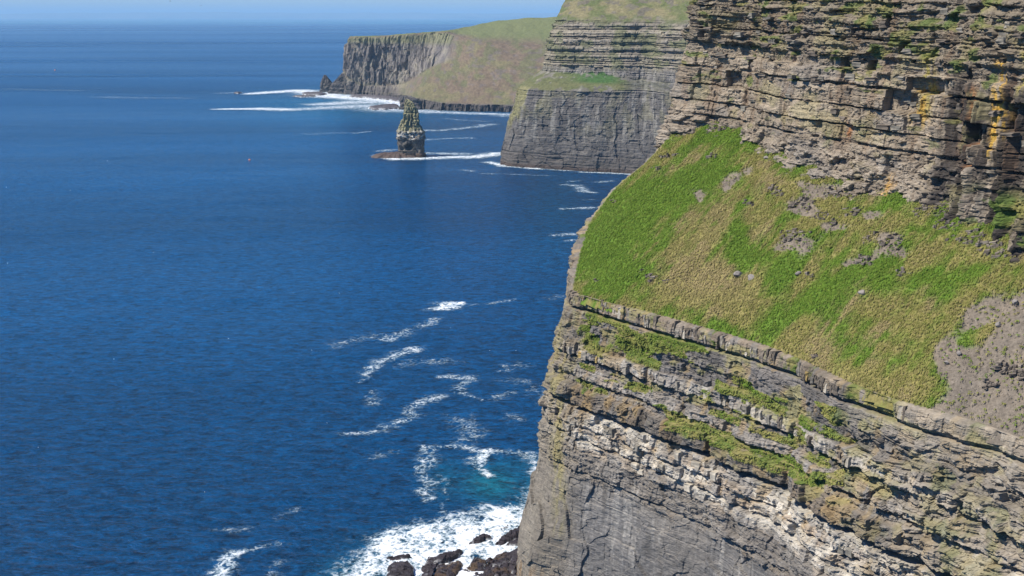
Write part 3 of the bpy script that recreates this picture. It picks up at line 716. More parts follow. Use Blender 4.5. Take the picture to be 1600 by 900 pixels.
STU = Strata(23, 90, 260, 0.35, 2.8, 0.40, 1.2, 6.5, 0.34, pm=0.035,
             keys=[(139.0, 142.6, 0.25, 5.5, 0.5, 1.1, 0.03, 0.4), (138.3, 139.0, -1.0, 3.0, 0.5, .9, .1, 1.0), (142.9, 147.2, 0.3, 6.5, .45, 1.12, .03, .4), (142.5, 142.9, -.9, 4, .4, .9, .1, 1.0),
                   (147.6, 152.2, 0.35, 7.5, .4, 1.1, .05, .4), (147.2, 147.6, -1.1, 4, .4, .9, .1, 1.0), (152.3, 153.0, -1.0, 3.5, .5, .9, .1, .9), (153.0, 156.0, .5, 4, .5, 1.1, .08, .6)])

def rimgap(u): return sst(0.60, 0.68, fbm(u / 9.0, 0 * u, 3, 150))
def lower_face():
    st = []
    # profile rows below each rim point: (outward metres, height); the corner leans out to the left as it drops
    prof_corner = [(-4, 91.0), (0, 91.5), (2.6, 76), (5.2, 62), (7.6, 45), (10.0, 34), (13.2, 20), (15.0, -3)]
    prof_face = [(-4, 91.0), (0, 91.5), (2.0, 79), (4.8, 66), (6.2, 54), (7.4, 43), (8.6, 24), (9.6, -3)]
    def put(p, n, prof, top):
        r = []
        for k, (o, h) in enumerate(prof):
            hh = h if h < 90 else (top if k else top - .5)
            r.append([p[0] + n[0] * o, p[1] + n[1] * o, hh])
        st.append(r[::-1])
    # hidden back side behind the ridge, then up the left ridge, then along the rim to the right
    back = [(np.array([95., 430., 150.]), (-0.9, 0.45)), (np.array([66., 372., 138.]), (-0.95, 0.3))]
    for p, n in back: put(p, n, prof_face, p[2])
    for p in ridge[::-1]: put(p, (-0.97, 0.22), prof_corner, p[2] + 0.1)
    for k, p in enumerate(rim):
        if k == 0: n, pr = (-1.0, -0.05), prof_corner
        elif k == 1: n, pr = (-0.93, -0.37), prof_corner
        else: n = (-0.79, -0.61); pr = prof_face
        put(p, n, pr, 91.4)
    P, u, rows, N = sheet(st, 0.17, 2.2, 1.2, 0.16)
    nu, nv = P.shape[:2]; U = u[:, None] + 0 * rows[None]; Z = P[:, :, 2]
    kr = int(np.searchsorted(rows, rows[-1] - 1)); topz = Z[:, kr][:, None]; shelf = rows[None] > rows[-1] - 1
    s = Z + 2.4 * (fbm(U / 55, 0 * U, 2, 101) - 0.5) + 0.7 * (fbm(U / 9, Z / 14, 3, 102) - 0.5)
    s = np.where(s < 88, s, s * 0 + 88 + (Z - 88)) if False else s
    nearrim = sst(6, 2, np.abs(Z - 89)); s = Z * nearrim + s * (1 - nearrim)
    wu = U + 0.9 * (fbm(U / 3.5, s / 2.5, 3, 141) - .5); ws = s + (0.9 * (fbm(U / 3.0, s / 5, 3, 142) - .5)) * (1 - nearrim)
    d, t, hue = ST.ev(wu, ws, deep=1.1, gb=0.10, gj=0.10)
    t = t * (0.84 + 0.32 * fbm(wu / 16, ws * 2.3, 3, 149)); rg = rimgap(U) * sst(86.5, 87.5, Z)
    smooth = sst(45, 41, s + 1.5 * (fbm(U / 18, 0 * U, 3, 103) - .5))      # massive shale wall below the blocks
    corner = sst(30, 5, P[:, :, 0])                                          # left side wall
    # thin lamination in the shale
    lam = 0.30 * (fbm(U / 9, s * 1.1, 3, 7) - .5) * sst(0.42, 0.65, fbm(U / 14, s / 7, 3, 8) + 0.3 * (sst(28, 42, s) - .5))
    joint = voro(U / 9 + 0.1 * s / 9, s / 26, 15)
    slab = facets(U / 8 + 1.2 * (fbm(U / 9, s / 9, 2, 14) - .5), s / 13, 143, 0.9) + facets(U / 3, s / 3.6, 144, 0.28)
    chips = voro(U / 2.3 + 0.25 * (fbm(U, s, 2, 5) - .5), s / 1.25, 16)
    und = 5.5 * (fbm(U / 26, Z / 60, 3, 105) - 0.5) + 1.3 * (fbm(U / 5.5, Z / 6, 4, 106) - 0.5)
    fine = 0.22 * (fbm(U / 1.1, s / 0.6, 3, 107) - 0.5)
    fct = facets(wu / 4.8, ws / 2.2, 145, 0.9) + facets(wu / 1.7, ws / 0.7, 146, 0.42)
    fct = fct * (1 - 0.8 * nearrim) * (1 + 0.9 * sst(58, 80, P[:, :, 0]))
    dd = (d + 0.3 * (chips[2] - .5) + 0.38 * (voro(U / 0.95 + .3 * vn(s, U / 3, 2), s / 2.3, 152)[2] - .5) * (1 - .5 * nearrim) + 0.26 * (fbm(U / 12, s * 1.7, 2, 153) - .5) + fct * (0.5 + fbm(U / 9, Z / 5, 3, 110)) + und + fine) * (1 - smooth) + smooth * (0.25 * d + und * 0.8 + slab + lam + fine * 1.1 + 0.5 * (voro(U / 2.6 + .5 * vn(s / 3, U / 5, 2), s / 7, 154)[2] - .5) * sst(.45, .6, fbm(U / 12, s / 12, 3, 155)))
    # sloping grassy ledges between the beds near the top
    gl = sst(0.56, 0.64, fbm(U / 13 + s * 0.03, s / 4.2, 4, 111)) * sst(62, 67, s) * (1 - sst(87.0, 87.6, s))
    lz = np.maximum.reduce([np.exp(-((s - a) / w) ** 2) for a, w in ((78.8, 1.1), (72.2, 0.9), (67.6, 0.7))])
    gl = np.clip(np.maximum(gl * 0.8, lz * sst(0.46, 0.56, fbm(U / 8, s / 20, 4, 113))), 0, 1) * sst(16.5, 21, P[:, :, 0] + 3 * (vn(U / 3, Z / 3, 4) - .5)) * sst(78, 60, P[:, :, 0])
    gl = gl * (1 - smooth) * (Z < 87.2)
    dd = dd + gl * 0.35 * fbm(U / 1.2, Z / .8, 3, 114)
    dd = dd - 0.5 * rg * (1 - smooth)
    fade = sst(-0.1, 0.35, topz - Z) * (1 - shelf)
    dd = np.where(shelf, 0.1, dd * (0.3 + 0.7 * fade))
    gl = np.where(shelf, 0, gl)
    xl = P[:, :, 0].copy()
    P[:, :, :2] += N[:, None, :] * dd[..., None]
    # ---- colours
    grey, brown, pale, shale = C3(0.195, 0.18, 0.163), C3(0.235, 0.19, 0.142), C3(0.50, 0.465, 0.405), C3(0.158, 0.150, 0.143)
    c = lerp(grey, brown, sst(0.3, 0.8, hue)) * t[..., None]
    pz = 12 * sst(70, 100, P[:, :, 0] + 0 * s); palez = sst(50 - pz * .6, 52 - pz * .6, s) * (1 - sst(60.8 + pz, 62.2 + pz, s)); palez = np.maximum(palez, 0.75 * sst(74.4, 74.8, s) * (1 - sst(77.4, 77.8, s)) * sst(.35, .5, fbm(U / 7, s / 3, 3, 120)))
    c = lerp(c, pale * (0.7 + 0.6 * hue[..., None]), np.clip(palez * sst(0.36, 0.60, fbm(U / 4, s / 2.0, 5, 121)), 0, 1) * 0.85)
    shc = lerp(shale, C3(0.195, 0.18, 0.163), sst(.35, .65, fbm(U / 16, s / 22, 4, 122))); shc = shc * (0.78 + 0.44 * fbm(U / 9, s / 16, 4, 9))[..., None]
    c = lerp(c, shc, np.maximum(smooth, 0.75 * sst(43, 44, s) * (1 - sst(49, 51, s))))
    shb = sst(77.8, 78.6, s) * (1 - sst(86.8, 87.2, s)); c = lerp(c, C3(0.165, 0.155, 0.148) * (0.85 + 0.3 * hue[..., None]), shb * 0.8)
    seep = sst(0.56, 0.74, fbm(U / 1.8, s / 18, 5, 123)) * sst(52, 46, s); c = lerp(c, C3(0.36, 0.34, 0.31), seep * 0.45)
    wet = sst(0.60, 0.72, fbm(U / 4.5, s / 30, 4, 124)) ; c = lerp(c, c * 0.55, wet * 0.7)
    och = sst(0.60, 0.70, fbm(U / 2.6, s / 5.5, 4, 125)) * sst(50, 60, s); c = lerp(c, C3(0.36, 0.24, 0.08), och * 0.35)
    lichen = sst(0.56, 0.68, fbm(U / 6, s / 3.5, 4, 126)) * sst(58, 68, s); c = lerp(c, C3(0.27, 0.25, 0.09), lichen * 0.55)
    # right-hand end: brown earthy rock; left side wall: buff brown with rust foot
    rt = sst(66, 82, xl + 6 * (fbm(U / 10, s / 10, 3, 5) - .5)); c = lerp(c, lerp(C3(0.25, 0.21, 0.16), C3(0.42, 0.37, 0.29), hue) * (0.8 + .4 * fbm(U / 3, s / 3, 3, 9))[..., None], rt * 0.5)
    lf = sst(22, 12, xl); c = lerp(c, lerp(C3(0.175, 0.15, 0.12), C3(0.25, 0.22, 0.17), fbm(U / 3, s / 8, 4, 127)), lf * 0.7)
    yl = np.exp(-((xl - 13.5) / 1.6) ** 2) * sst(.4, .6, fbm(U / 1.5, s / 6, 4, 128)) * sst(22, 30, s) ; c = lerp(c, C3(0.30, 0.26, 0.10), yl * 0.6)
    rust = sst(16, 8, Z) * sst(0.42, 0.6, fbm(U / 2, s / 6, 3, 129)); c = lerp(c, C3(0.24, 0.15, 0.07), rust * 0.6)
    gcol = lerp(C3(0.10, 0.14, 0.03), C3(0.22, 0.20, 0.075), sst(.35, .65, fbm(U / 3, s / 2, 4, 130)))
    g2 = sst(0.60, 0.68, fbm(U / 6, s / 5, 5, 131)) * rt * 0.4
    c = lerp(c, gcol, np.clip(sst(0.25, 0.55, gl) + g2 + rg * sst(.4, .55, fbm(U / 1.5, Z / 2, 3, 151)), 0, 1))
    o = link('lower_rock_face', mesh_np('lower_face', P.reshape(-1, 3), grid_quads(nu, nv, flip=True), M_ROCK, c.reshape(-1, 3)), near)
    return o, P, u, N, gl, kr
lower_o, PL_, uL, NL, GLD, KR = lower_face()

# ---- grass slope: a terrain sheet between the rim, the left ridge and the foot of the upper wall
_i0 = int(np.argmin(np.hypot(PL_[:, KR, 0] - ridge[-1][0], PL_[:, KR, 1] - ridge[-1][1]))); edge3 = PL_[_i0::8, KR + 3].copy(); edge_poly = edge3[:, :2]
edge_dz = edge3[:, 2] - plane_h(edge3[:, 0], edge3[:, 1])
def signed_edge(x, y):
    """metres inside the grass edge (positive inside) measured to the outline ridge + rim, walking left to right"""
    best = np.full(x.shape, 1e9); sg = np.zeros(x.shape); dz = np.zeros(x.shape)
    for k, ((ax, ay), (bx, by)) in enumerate(zip(edge_poly[:-1], edge_poly[1:])):
        l2 = (bx - ax) ** 2 + (by - ay) ** 2; t = np.clip(((x - ax) * (bx - ax) + (y - ay) * (by - ay)) / l2, 0, 1)
        dx, dy = x - ax - t * (bx - ax), y - ay - t * (by - ay); dd = np.hypot(dx, dy)
        cr = (bx - ax) * (y - ay) - (by - ay) * (x - ax)
        n = dd < best; best = np.where(n, dd, best); sg = np.where(n, np.sign(cr), sg); dz = np.where(n, edge_dz[k] * (1 - t) + edge_dz[k + 1] * t, dz)
    return best * sg, dz
def blob(x, y, px, py, rx, ry, rot=0):
    c = at_plane(px, py)[:2]; cr, sr = math.cos(radians(rot)), math.sin(radians(rot))
    ax = at_plane(px + rx * cr, py - rx * sr)[:2] - c; ay = at_plane(px + ry * sr, py + ry * cr)[:2] - c
    A = np.linalg.inv(np.stack([ax, ay], 1)); q = np.stack([x - c[0], y - c[1]], -1) @ A.T
    return np.exp(-(q ** 2).sum(-1))
STRAW = [(1110, 400, 60, 60, 30), (1060, 430, 70, 28, 0), (1150, 450, 80, 30, -10), (1165, 330, 40, 50, 40), (1290, 560, 90, 30, -20), (1240, 520, 60, 25, -15), (1380, 585, 60, 30, -30), (1290, 330, 60, 40, 0), (1370, 350, 60, 30, 0), (1450, 500, 50, 30, 20), (1080, 208, 20, 14, 0), (1350, 470, 60, 20, 25), (1190, 260, 60, 20, -20), (1480, 400, 60, 22, 0)]
GREEN = [(1572, 578, 16, 10, 0), (990, 350, 60, 55, 40), (960, 420, 50, 30, 0), (1080, 290, 70, 25, 35), (1130, 215, 50, 14, -10), (1235, 260, 30, 20, -40), (1155, 360, 16, 60, 0), (1170, 395, 40, 18, 0), (1330, 430, 150, 16, 30), (1430, 440, 90, 18, 10), (1130, 495, 50, 10, -10), (1225, 430, 20, 60, -30), (1380, 320, 50, 10, 30), (1250, 470, 60, 14, 20), (1330, 550, 40, 20, -10), (930, 380, 30, 30, 0)]
BARE = [(1138, 290, 14, 20, 0), (1092, 308, 10, 12, 0), (1530, 488, 36, 22, 35), (1565, 540, 48, 30, 40), (1605, 480, 50, 36, 0), (1520, 600, 42, 22, 45), (1580, 620, 50, 36, 0), (1480, 640, 50, 14, 20), (1500, 565, 30, 34, 40), (1545, 655, 60, 24, -15), (1600, 690, 60, 30, 0), (1610, 560, 50, 60, 0), (1375, 290, 30, 14, 0), (1235, 378, 30, 20, 0), (1250, 322, 34, 14, -20), (1300, 352, 30, 10, 0), (1380, 368, 36, 14, 0), (1400, 392, 30, 8, 0), (1335, 408, 44, 10, 5), (1360, 335, 26, 10, 0), (1270, 290, 26, 12, -20), (1165, 270, 24, 10, 30), (1480, 560, 30, 30, 0), (1665, 560, 60, 90, 0), (1300, 300, 40, 10, -10)]
def slope_fields(x, y):
    wx = x + 3.0 * (fbm(x / 7, y / 7, 3, 201) - .5); wy = y + 3.0 * (fbm(x / 7 + 9, y / 7, 3, 202) - .5)
    n = fbm((wx * UP[0] + wy * UP[1]) / 10 + 3, (wx * AL[0] + wy * AL[1]) / 5, 5, 203)
    s = sum(blob(wx, wy, *b) for b in STRAW) - 1.5 * sum(blob(wx, wy, *b) for b in GREEN)
    aa = (x - O2[0]) * AL[0] + (y - O2[1]) * AL[1]; bb = (x - O2[0]) * UP[0] + (y - O2[1]) * UP[1]; aw = aa + 1.6 * (fbm(aa / 6, bb / 6, 3, 208) - .5)
    straw = sst(0.08, 0.92, 0.48 + 0.46 * s + 1.1 * (n - 0.5) + 1.1 * (fbm(aw / 1.1, bb / 5.5, 4, 205) - .5) + 0.9 * (fbm(aw / 3.2, bb / 2.2, 3, 206) - .5))
    bare = sst(0.34, 0.78, np.minimum(1.1, sum(blob(wx, wy, *b) for b in BARE)) + 1.1 * (fbm(x / 5, y / 5, 5, 207) - 0.5))
    return straw, bare
def slope_h(x, y):
    e, dz = signed_edge(x, y)
    h = plane_h(x, y) + dz * np.exp(-np.maximum(e, 0) / 9.0)
    a = (x - O2[0]) * AL[0] + (y - O2[1]) * AL[1]; b = (x - O2[0]) * UP[0] + (y - O2[1]) * UP[1]
    w = sst(0, 10, e)
    h = h + w * (2.6 * (fbm(a / 16, b / 24, 3, 210) - 0.5) + 1.3 * (fbm(a / 5, b / 7, 4, 211) - .5))
    aw = a + 1.6 * (fbm(a / 6, b / 6, 3, 208) - .5)
    h = h + w * (0.75 * (fbm(aw / 1.0, b / 3.4, 3, 212) - .5) + 0.6 * (fbm(aw / 3.5, b / 1.1, 3, 213) - .5))     # combed clumps and terracettes
    rimh = np.minimum(h, RIM_H + 0.4 + np.maximum(e, 0) * 1.6)                       # lip curls down to the rim
    right = sst(40, 75, a)
    h = h * (1 - 0.0) + 0
    lip = np.clip(-e, 0, 6)
    return h + 0.05 - 1.2 * np.clip(.6 - e, 0, 3), e
def grass_slope():
    res = 0.25
    a0, a1, b0, b1 = -50, 150, -14, 74
    A = np.arange(a0, a1, res); B = np.arange(b0, b1, res); a, b = np.meshgrid(A, B, indexing='ij')
    x = O2[0] + a * AL[0] + b * UP[0]; y = O2[1] + a * AL[1] + b * UP[1]
    h, e = slope_h(x, y)
    straw, bare = slope_fields(x, y)
    rockn = bare * (0.22 * (voro(a / 1.5, b / 0.8, 220)[2] - .4) + 0.45 * (fbm(a, b, 4, 221) - .5) + 0.7 * (fbm(a / 5, b / 2, 4, 222) - .5))
    h = h - 0.35 * bare + rockn * sst(1, 4, e)
    keep = (e > -0.9)
    q = keep[:-1, :-1] & keep[1:, :-1] & keep[:-1, 1:] & keep[1:, 1:]
    # colours
    g = lerp(C3(0.125, 0.195, 0.024), C3(0.085, 0.155, 0.018), fbm(a / 3, b / 3, 3, 224)); s = lerp(C3(0.20, 0.18, 0.05), C3(0.26, 0.21, 0.085), fbm(a / 4, b / 4, 3, 225))
    c = lerp(g, s, straw)
    sc = lerp(C3(0.155, 0.132, 0.105), C3(0.235, 0.188, 0.135), fbm(a / 6, b / 9, 4, 226)); sc = sc * (0.8 + 0.4 * fbm(a / 1.2, b / 2.5, 4, 220))[..., None]
    c = lerp(c, sc, bare)
    V = np.stack([x, y, h], -1).reshape(-1, 3)
    V, Q, cc = compact(V, grid_quads(len(A), len(B), q), c.reshape(-1, 3))
    link('grass_slope', mesh_np('grass_slope', V, Q, M_TURF, cc), near)
grass_slope()

# ---- upper wall
def upper_face():
    st = []
    hs = [-6, 0, 8, 20, 36, 60, 84]
    # outward offsets (towards the sea) by height above the foot: rubbly apron, sheer wall, ledgy set-back top
    outs = [3.0, 0.8, -1.6, -3.0, -4.0, -9.0, -26.0]
    def put(p, n, lean=0.0, topz=212):
        r = []
        for h, o in zip(hs, outs):
            z = p[2] + h if h < 30 else p[2] + h + (topz - p[2] - 84) * (h - 20) / 64.0
            o2 = o + lean * max(0, 1 - h / 36.0)
            r.append([p[0] + n[0] * o2, p[1] + n[1] * o2, z])
        st.append(r)
    n0 = (-0.97, 0.22)
    put(np.array([130., 440., 128.]), (-.95, .3)); put(np.array([86., 384., 124.]), n0)
    q = foot[0] + np.array([5.0, 14.0, -4]); put(q, n0, 2.0)
    q = foot[0] + np.array([0.6, 3.0, 0]); put(q, (-1.0, -0.1), 2.5)
    for k, p in enumerate(foot):
        n = (-0.93, -0.37) if k == 0 else (-0.79, -0.61)
        put(p, n, 0)
    p = foot[-1] + np.array([22., -30., -4.]); put(p, (-.79, -.61))
    P, u, rows, N = sheet(st, 0.2, 2.4, 1.5, 0.19)
    nu, nv = P.shape[:2]; U = u[:, None] + 0 * rows[None]; Z = P[:, :, 2]; X = P[:, :, 0].copy()
    s = Z + 1.5 * (fbm(U / 60, 0 * U, 2, 301) - 0.5) + 0.055 * (U - 60) * sst(40, 100, U) * 0.6 + 0.4 * (fbm(U / 9, Z / 12, 2, 302) - .5)
    wu = U + 0.8 * (fbm(U / 5, s / 4, 3, 341) - .5); ws = s + 0.6 * (fbm(U / 4.0, s / 7, 3, 342) - .5)
    d, t, hue = STU.ev(wu, ws, deep=2.0, gb=0.04, gj=0.10)
    fct = facets(wu / 7.5, ws / 3.2, 343, 1.7) + facets(wu / 2.6, ws / 1.1, 344, 0.75) + facets(wu / 0.9, ws / 0.45, 345, 0.22)
    t = t * (0.82 + 0.36 * fbm(wu / 18, ws * 2.2, 3, 349)); hue = np.clip(hue * .7 + .5 * (fbm(wu / 9, ws * .8, 3, 350) - .2), 0, 1)
    blocky = sst(135, 140, s + 5 * (fbm(U / 16, 0 * U, 3, 303) - .5)); ledgy = sst(157, 160, s)
    ch1 = voro(U / 2.6 + .4 * (fbm(U / 2, s / 2, 2, 4) - .5), s / 1.7, 304); ch2 = voro(U / 0.9, s / 0.7, 305)
    rub = 1.5 * (ch1[2] - 0.5) + 0.45 * (ch2[2] - .5) - 0.25 * np.exp(-(ch1[1] / .12) ** 2)
    und = 6.0 * (fbm(U / 24, Z / 70, 3, 306) - .5) + 1.0 * (fbm(U / 6, Z / 9, 4, 307) - .5) + 0.55 * (voro(U / 1.3, s / 2.6, 308)[2] - .5) + 0.3 * (fbm(U / 14, s * 1.6, 2, 309) - .5)
    # vertical clefts: one deep wet gully and a few joints
    gu = [(np.interp(px, 800 + F * P[:, 20, 0] / P[:, 20, 1], u), w, dp) for px, w, dp in ((1060, .8, .6), (1205, .5, .8), (1470, 3.5, 3.2), (1496, 1.2, 2.6), (1545, 1.6, 3.0), (1578, 1.5, 2.5), (1320, .4, .5), (1625, 3, 3))]
    gz = np.zeros_like(U); gd = np.zeros_like(U)
    for g, w, dp in gu:
        ww = w * (1 + 0.8 * (fbm(Z / 9, 0 * Z + g, 3, 311) - .5)); gg = np.exp(-((U - g - 2.2 * (fbm(Z / 12, 0 * Z + g, 3, 312) - .5)) / ww) ** 2)
        low = sst(158, 142, Z) if dp > 2 else 1.0
        gd += dp * gg * low
        if dp > 2: gz = np.maximum(gz, gg * low)
    fluted = np.interp(u, [gu[2][0] - 6, gu[2][0] + 4], [0, 1])[:, None] * sst(156, 145, Z)
    flt = fluted * 3.4 * (fbm(U / 1.7, Z / 14, 3, 313) - .5)
    led = ledgy * 1.4 * (np.floor(s / 1.3 + .5 * vn(U / 5, s / 3, 6)) % 2) * vn(U / 8, s / 1.3, 12)
    dd = d * (0.35 + 0.65 * blocky) + fct * (1 - .5 * fluted) * (0.55 + 0.7 * fbm(U / 12, Z / 8, 3, 346)) * (1 - .55 * blocky * (1 - ledgy)) + .35 * d * blocky + rub * (1 - 0.85 * blocky) * (0.85 + .15 * (1 - fluted)) + und - gd + flt + led * .8 + 0.25 * (fbm(U / 1.0, s / .6, 3, 314) - .5)
    P[:, :, :2] += N[:, None, :] * dd[..., None]
    c = lerp(C3(0.185, 0.148, 0.11), C3(0.34, 0.285, 0.215), hue) * t[..., None]
    c = lerp(c, lerp(C3(0.18, 0.148, 0.115), C3(0.34, 0.29, 0.23), ch1[2]), (1 - blocky) * 0.8)
    c = lerp(c, C3(0.205, 0.19, 0.175), sst(.5, .7, fbm(U / 10, s / 5, 4, 320)) * .5)
    c = lerp(c, C3(0.16, 0.135, 0.10) * (0.8 + .5 * hue[..., None]), ledgy * 0.6)
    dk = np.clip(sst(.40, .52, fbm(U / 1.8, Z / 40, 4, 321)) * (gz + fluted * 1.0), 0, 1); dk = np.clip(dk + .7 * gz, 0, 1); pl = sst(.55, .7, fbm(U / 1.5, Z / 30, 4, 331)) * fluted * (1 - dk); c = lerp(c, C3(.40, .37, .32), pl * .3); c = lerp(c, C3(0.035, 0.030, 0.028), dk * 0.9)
    br = sst(.55, .7, fbm(U / 3, Z / 18, 4, 322)) * blocky; c = lerp(c, C3(0.15, 0.085, 0.045), br * .35)
    lic = sst(.58, .70, fbm(U / 7, Z / 6, 5, 323)); c = lerp(c, C3(0.27, 0.24, 0.11), lic * .4)
    px_u = lambda px: np.interp(px, 800 + F * PX[:, 0] / PX[:, 1], u)
    PX = P[:, int(nv * .55)]
    def stain(px, z0, z1, w, col, k):
        g = px_u(px); m = np.exp(-((U - g) / (w * 1.0 * (.6 + .8 * fbm(Z / 3, 0 * Z, 3, int(px))))) ** 2) * sst(z0 - 2, z0 + 1, Z) * sst(z1 + 1.5, z1 - 1.5, Z) * sst(.36, .56, fbm(U / .5, Z / 2.5, 4, int(px) + 1))
        return lerp(c, np.array(col), np.clip(m * k, 0, 1))
    OC, RU, YG = (0.50, 0.31, 0.06), (0.33, 0.16, 0.07), (0.31, 0.26, 0.08)
    c = stain(1556, 140, 156, 1.1, OC, 1.4); c = stain(1553, 136, 150, .8, OC, 1.2); c = stain(1448, 143, 157, 1.5, YG, 1.1); c = stain(1440, 140, 150, 2.2, (0.42, .27, .06), 1.0); c = stain(1322, 143, 150, 1.2, RU, 1.1); c = stain(1341, 136, 139, 1, RU, 1)
    c = stain(1078, 136, 150, 1.1, OC, .9); c = stain(1070, 136, 146, 1.0, (0.55, .36, .04), 1); c = stain(1525, 132, 150, 1.0, RU, .8); c = stain(1145, 130, 137, 1.2, OC, .6); c = stain(1415, 120, 128, 1.3, (0.45, .27, .07), .9); c = stain(1598, 150, 158, 1, YG, 1)
    veg = sst(.57, .64, fbm(U / 6, s / 3, 5, 324) - .10 * (1 - ledgy)) * sst(122, 150, Z + 20 * ledgy); 
    footg = sst(5.5, 0.5, Z - foot[:, 2].min() - np.interp(u, np.linspace(0, u[-1], 12), np.linspace(18, 0, 12))[:, None] + 7 * (fbm(U / 7, Z / 6, 4, 325) - .5))
    gcol = lerp(C3(0.09, 0.135, 0.028), C3(0.19, 0.18, 0.06), sst(.35, .65, fbm(U / 3, Z / 2, 4, 326)))
    c = lerp(c, gcol, np.clip(veg * .8, 0, 1))
    lowv = sst(0.47, 0.55, fbm(U / 5, Z / 3, 4, 327)) * np.interp(u, [gu[2][0] + 4, gu[2][0] + 14], [0, 1])[:, None] * sst(131, 126, Z); c = lerp(c, gcol, lowv)
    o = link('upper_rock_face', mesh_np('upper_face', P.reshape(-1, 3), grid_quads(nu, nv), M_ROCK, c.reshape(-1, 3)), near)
    # grassy top running back from the edge
    T = P[::20, -1]; rows_ = [T + np.array([0.83, 0.56, 0]) * k + np.array([0, 0, 1]) * z for k, z in ((-1, -1.0), (4, .4), (60, 6), (220, 6))]
    V = np.stack(rows_, 1); nn = V.shape[0]; V[:, :, 2] += .6 * vn(V[:, :, 0] / 5, V[:, :, 1] / 5, 3); V = V.reshape(-1, 3)
    cc = lerp(C3(0.10, 0.14, 0.04), C3(0.2, .19, .08), fbm(V[:, 0] / 9, V[:, 1] / 9, 3, 4))
    link('grass_top', mesh_np('grass_top', V, grid_quads(nn, 4), M_TURF, cc), near)
    return P, u, N
PU_, uU, NU_ = upper_face()

# ---- separate stones set in the beds (shared meshes, one object per stone)
def block_mesh(seed, mat, jag=0.10, grow=0.0):
    r = np.random.default_rng(seed)
    ys = np.array([0, 0.37, 0.72, 1.0]); V = []
    for z in ys:
        for (x, y) in ((-.5, -.5), (.5, -.5), (.5, .5), (-.5, .5)):
            V.append([x * (1 + grow * z) + jag * (r.random() - .5), y + jag * (r.random() - .5) * 1.4, z + (jag * (r.random() - .5) if z in (0, 1) else 0)])
    Q = []
    for k in range(3):
        for i in range(4):
            j = (i + 1) % 4; Q.append([k * 4 + i, k * 4 + j, k * 4 + 4 + j, k * 4 + 4 + i])
    Q += [[3, 2, 1, 0], [12, 13, 14, 15]]
    return mesh_np('block', np.array(V), np.array(Q), mat)
BL = {k: [block_mesh(400 + 10 * k + j, M_BLOCKS[k], 0.16) for j in range(4)] for k in range(4)}
def face_point(P, u, N, uu, z):
    i = int(np.clip(np.searchsorted(u, uu), 1, len(u) - 1)); colz = P[i, :, 2]
    j = int(np.argmin(np.abs(colz - z))); return P[i, j], N[i]
def set_block(name, P, u, N, uu, z0, w, h, dpt, proud, kind, parent, tilt=0.0):
    p, n = face_point(P, u, N, uu, z0 + h * .5)
    i = int(np.clip(np.searchsorted(u, uu), 1, len(u) - 1)); k = max(1, int(1.5 / (u[1] - u[0])))
    me = random.choice(BL[kind])
    o = link(name, me, parent, Vector((p[0] + n[0] * (proud - dpt / 2), p[1] + n[1] * (proud - dpt / 2), z0)))
    o.rotation_euler = (random.uniform(-.03, .03), tilt + random.uniform(-.04, .04), math.atan2(n[1], n[0]) + math.pi / 2 + random.uniform(-.12, .12))
    o.scale = (w, dpt, h)
    return o
def rim_base(P, u, N):
    # columns of the lip bed along the rim: start of the rim in u is where the ridge ends
    us = [np.argmin(np.hypot(P[:, KR, 0] - p[0], P[:, KR, 1] - p[1])) for p in rim]
    return u[us[0]], u[min(us[-5], len(u) - 1)]
u0, u1 = rim_base(PL_, uL, NL)
uu = u0 + 0.5; cnt = 0
zt = lambda uu: 91.3
while uu < u1 - 4 and cnt < 235:
    w = random.choice([.4, .5, .6, .8, 1.0]) * random.uniform(.85, 1.15) * (1.15 if uu - u0 > 60 else 1)
    gap = vn(np.array([uu * 0.25]), np.array([3.0]), 9)[0]
    if rimgap(np.array([uu]))[0] < .4 and gap > 0.18:
        h = random.uniform(1.7, 3.1) if random.random() < .8 else random.uniform(.9, 1.6); k = random.choices([0, 1, 2, 3], [.6, .26, .11, .03])[0]
        base = 88.0 + random.uniform(-.35, .5)
        # front taken at the proud bed so the stones stand over the recess below
        i = int(np.searchsorted(uL, uu)); 
        p = PL_[i, int(np.argmin(np.abs(PL_[i, :KR, 2] - 89.6)))]; n = NL[i]
        off = -.95 + random.uniform(-.12, .30)
        o = link('stone_block', random.choice(BL[k]), lower_o, Vector((p[0] + n[0] * off, p[1] + n[1] * off, base)))
        o.rotation_euler = (random.uniform(-.04, .04), random.uniform(-.05, .05), math.atan2(n[1], n[0]) + math.pi / 2 + random.uniform(-.15, .15)); o.scale = (w * .96, 1.9, h)
        cnt += 1
    uu += w * 1.02
for (za, zb, kinds, lo, hi, pr, num) in ((74.7, 77.4, [0.2, .25, .45, .1], .8, 1.5, 0.45, 34), (56.8, 60.6, [.05, .35, .55, .05], 1.4, 2.8, .55, 20), (50.5, 56, [.05, .45, .45, .05], 1.5, 3.0, .5, 10)):
    for q in range(num):
        uu = random.uniform(u0 + 1, u1 - 6); h = random.uniform(1.0, min(2.4, zb - za)); z0 = random.uniform(za, zb - h)
        set_block('stone_block', PL_, uL, NL, uu, z0, random.uniform(lo, hi) * random.choice([.7, 1]), h, 1.8, pr * random.uniform(.5, 1.3), random.choices([0, 1, 2, 3], kinds)[0], lower_o)
upper_o = bpy.data.objects['upper_rock_face']
ua = uU[np.argmin(np.hypot(PU_[:, 30, 0] - foot[0][0], PU_[:, 30, 1] - foot[0][1]))]; ub = uU[-1] - 45
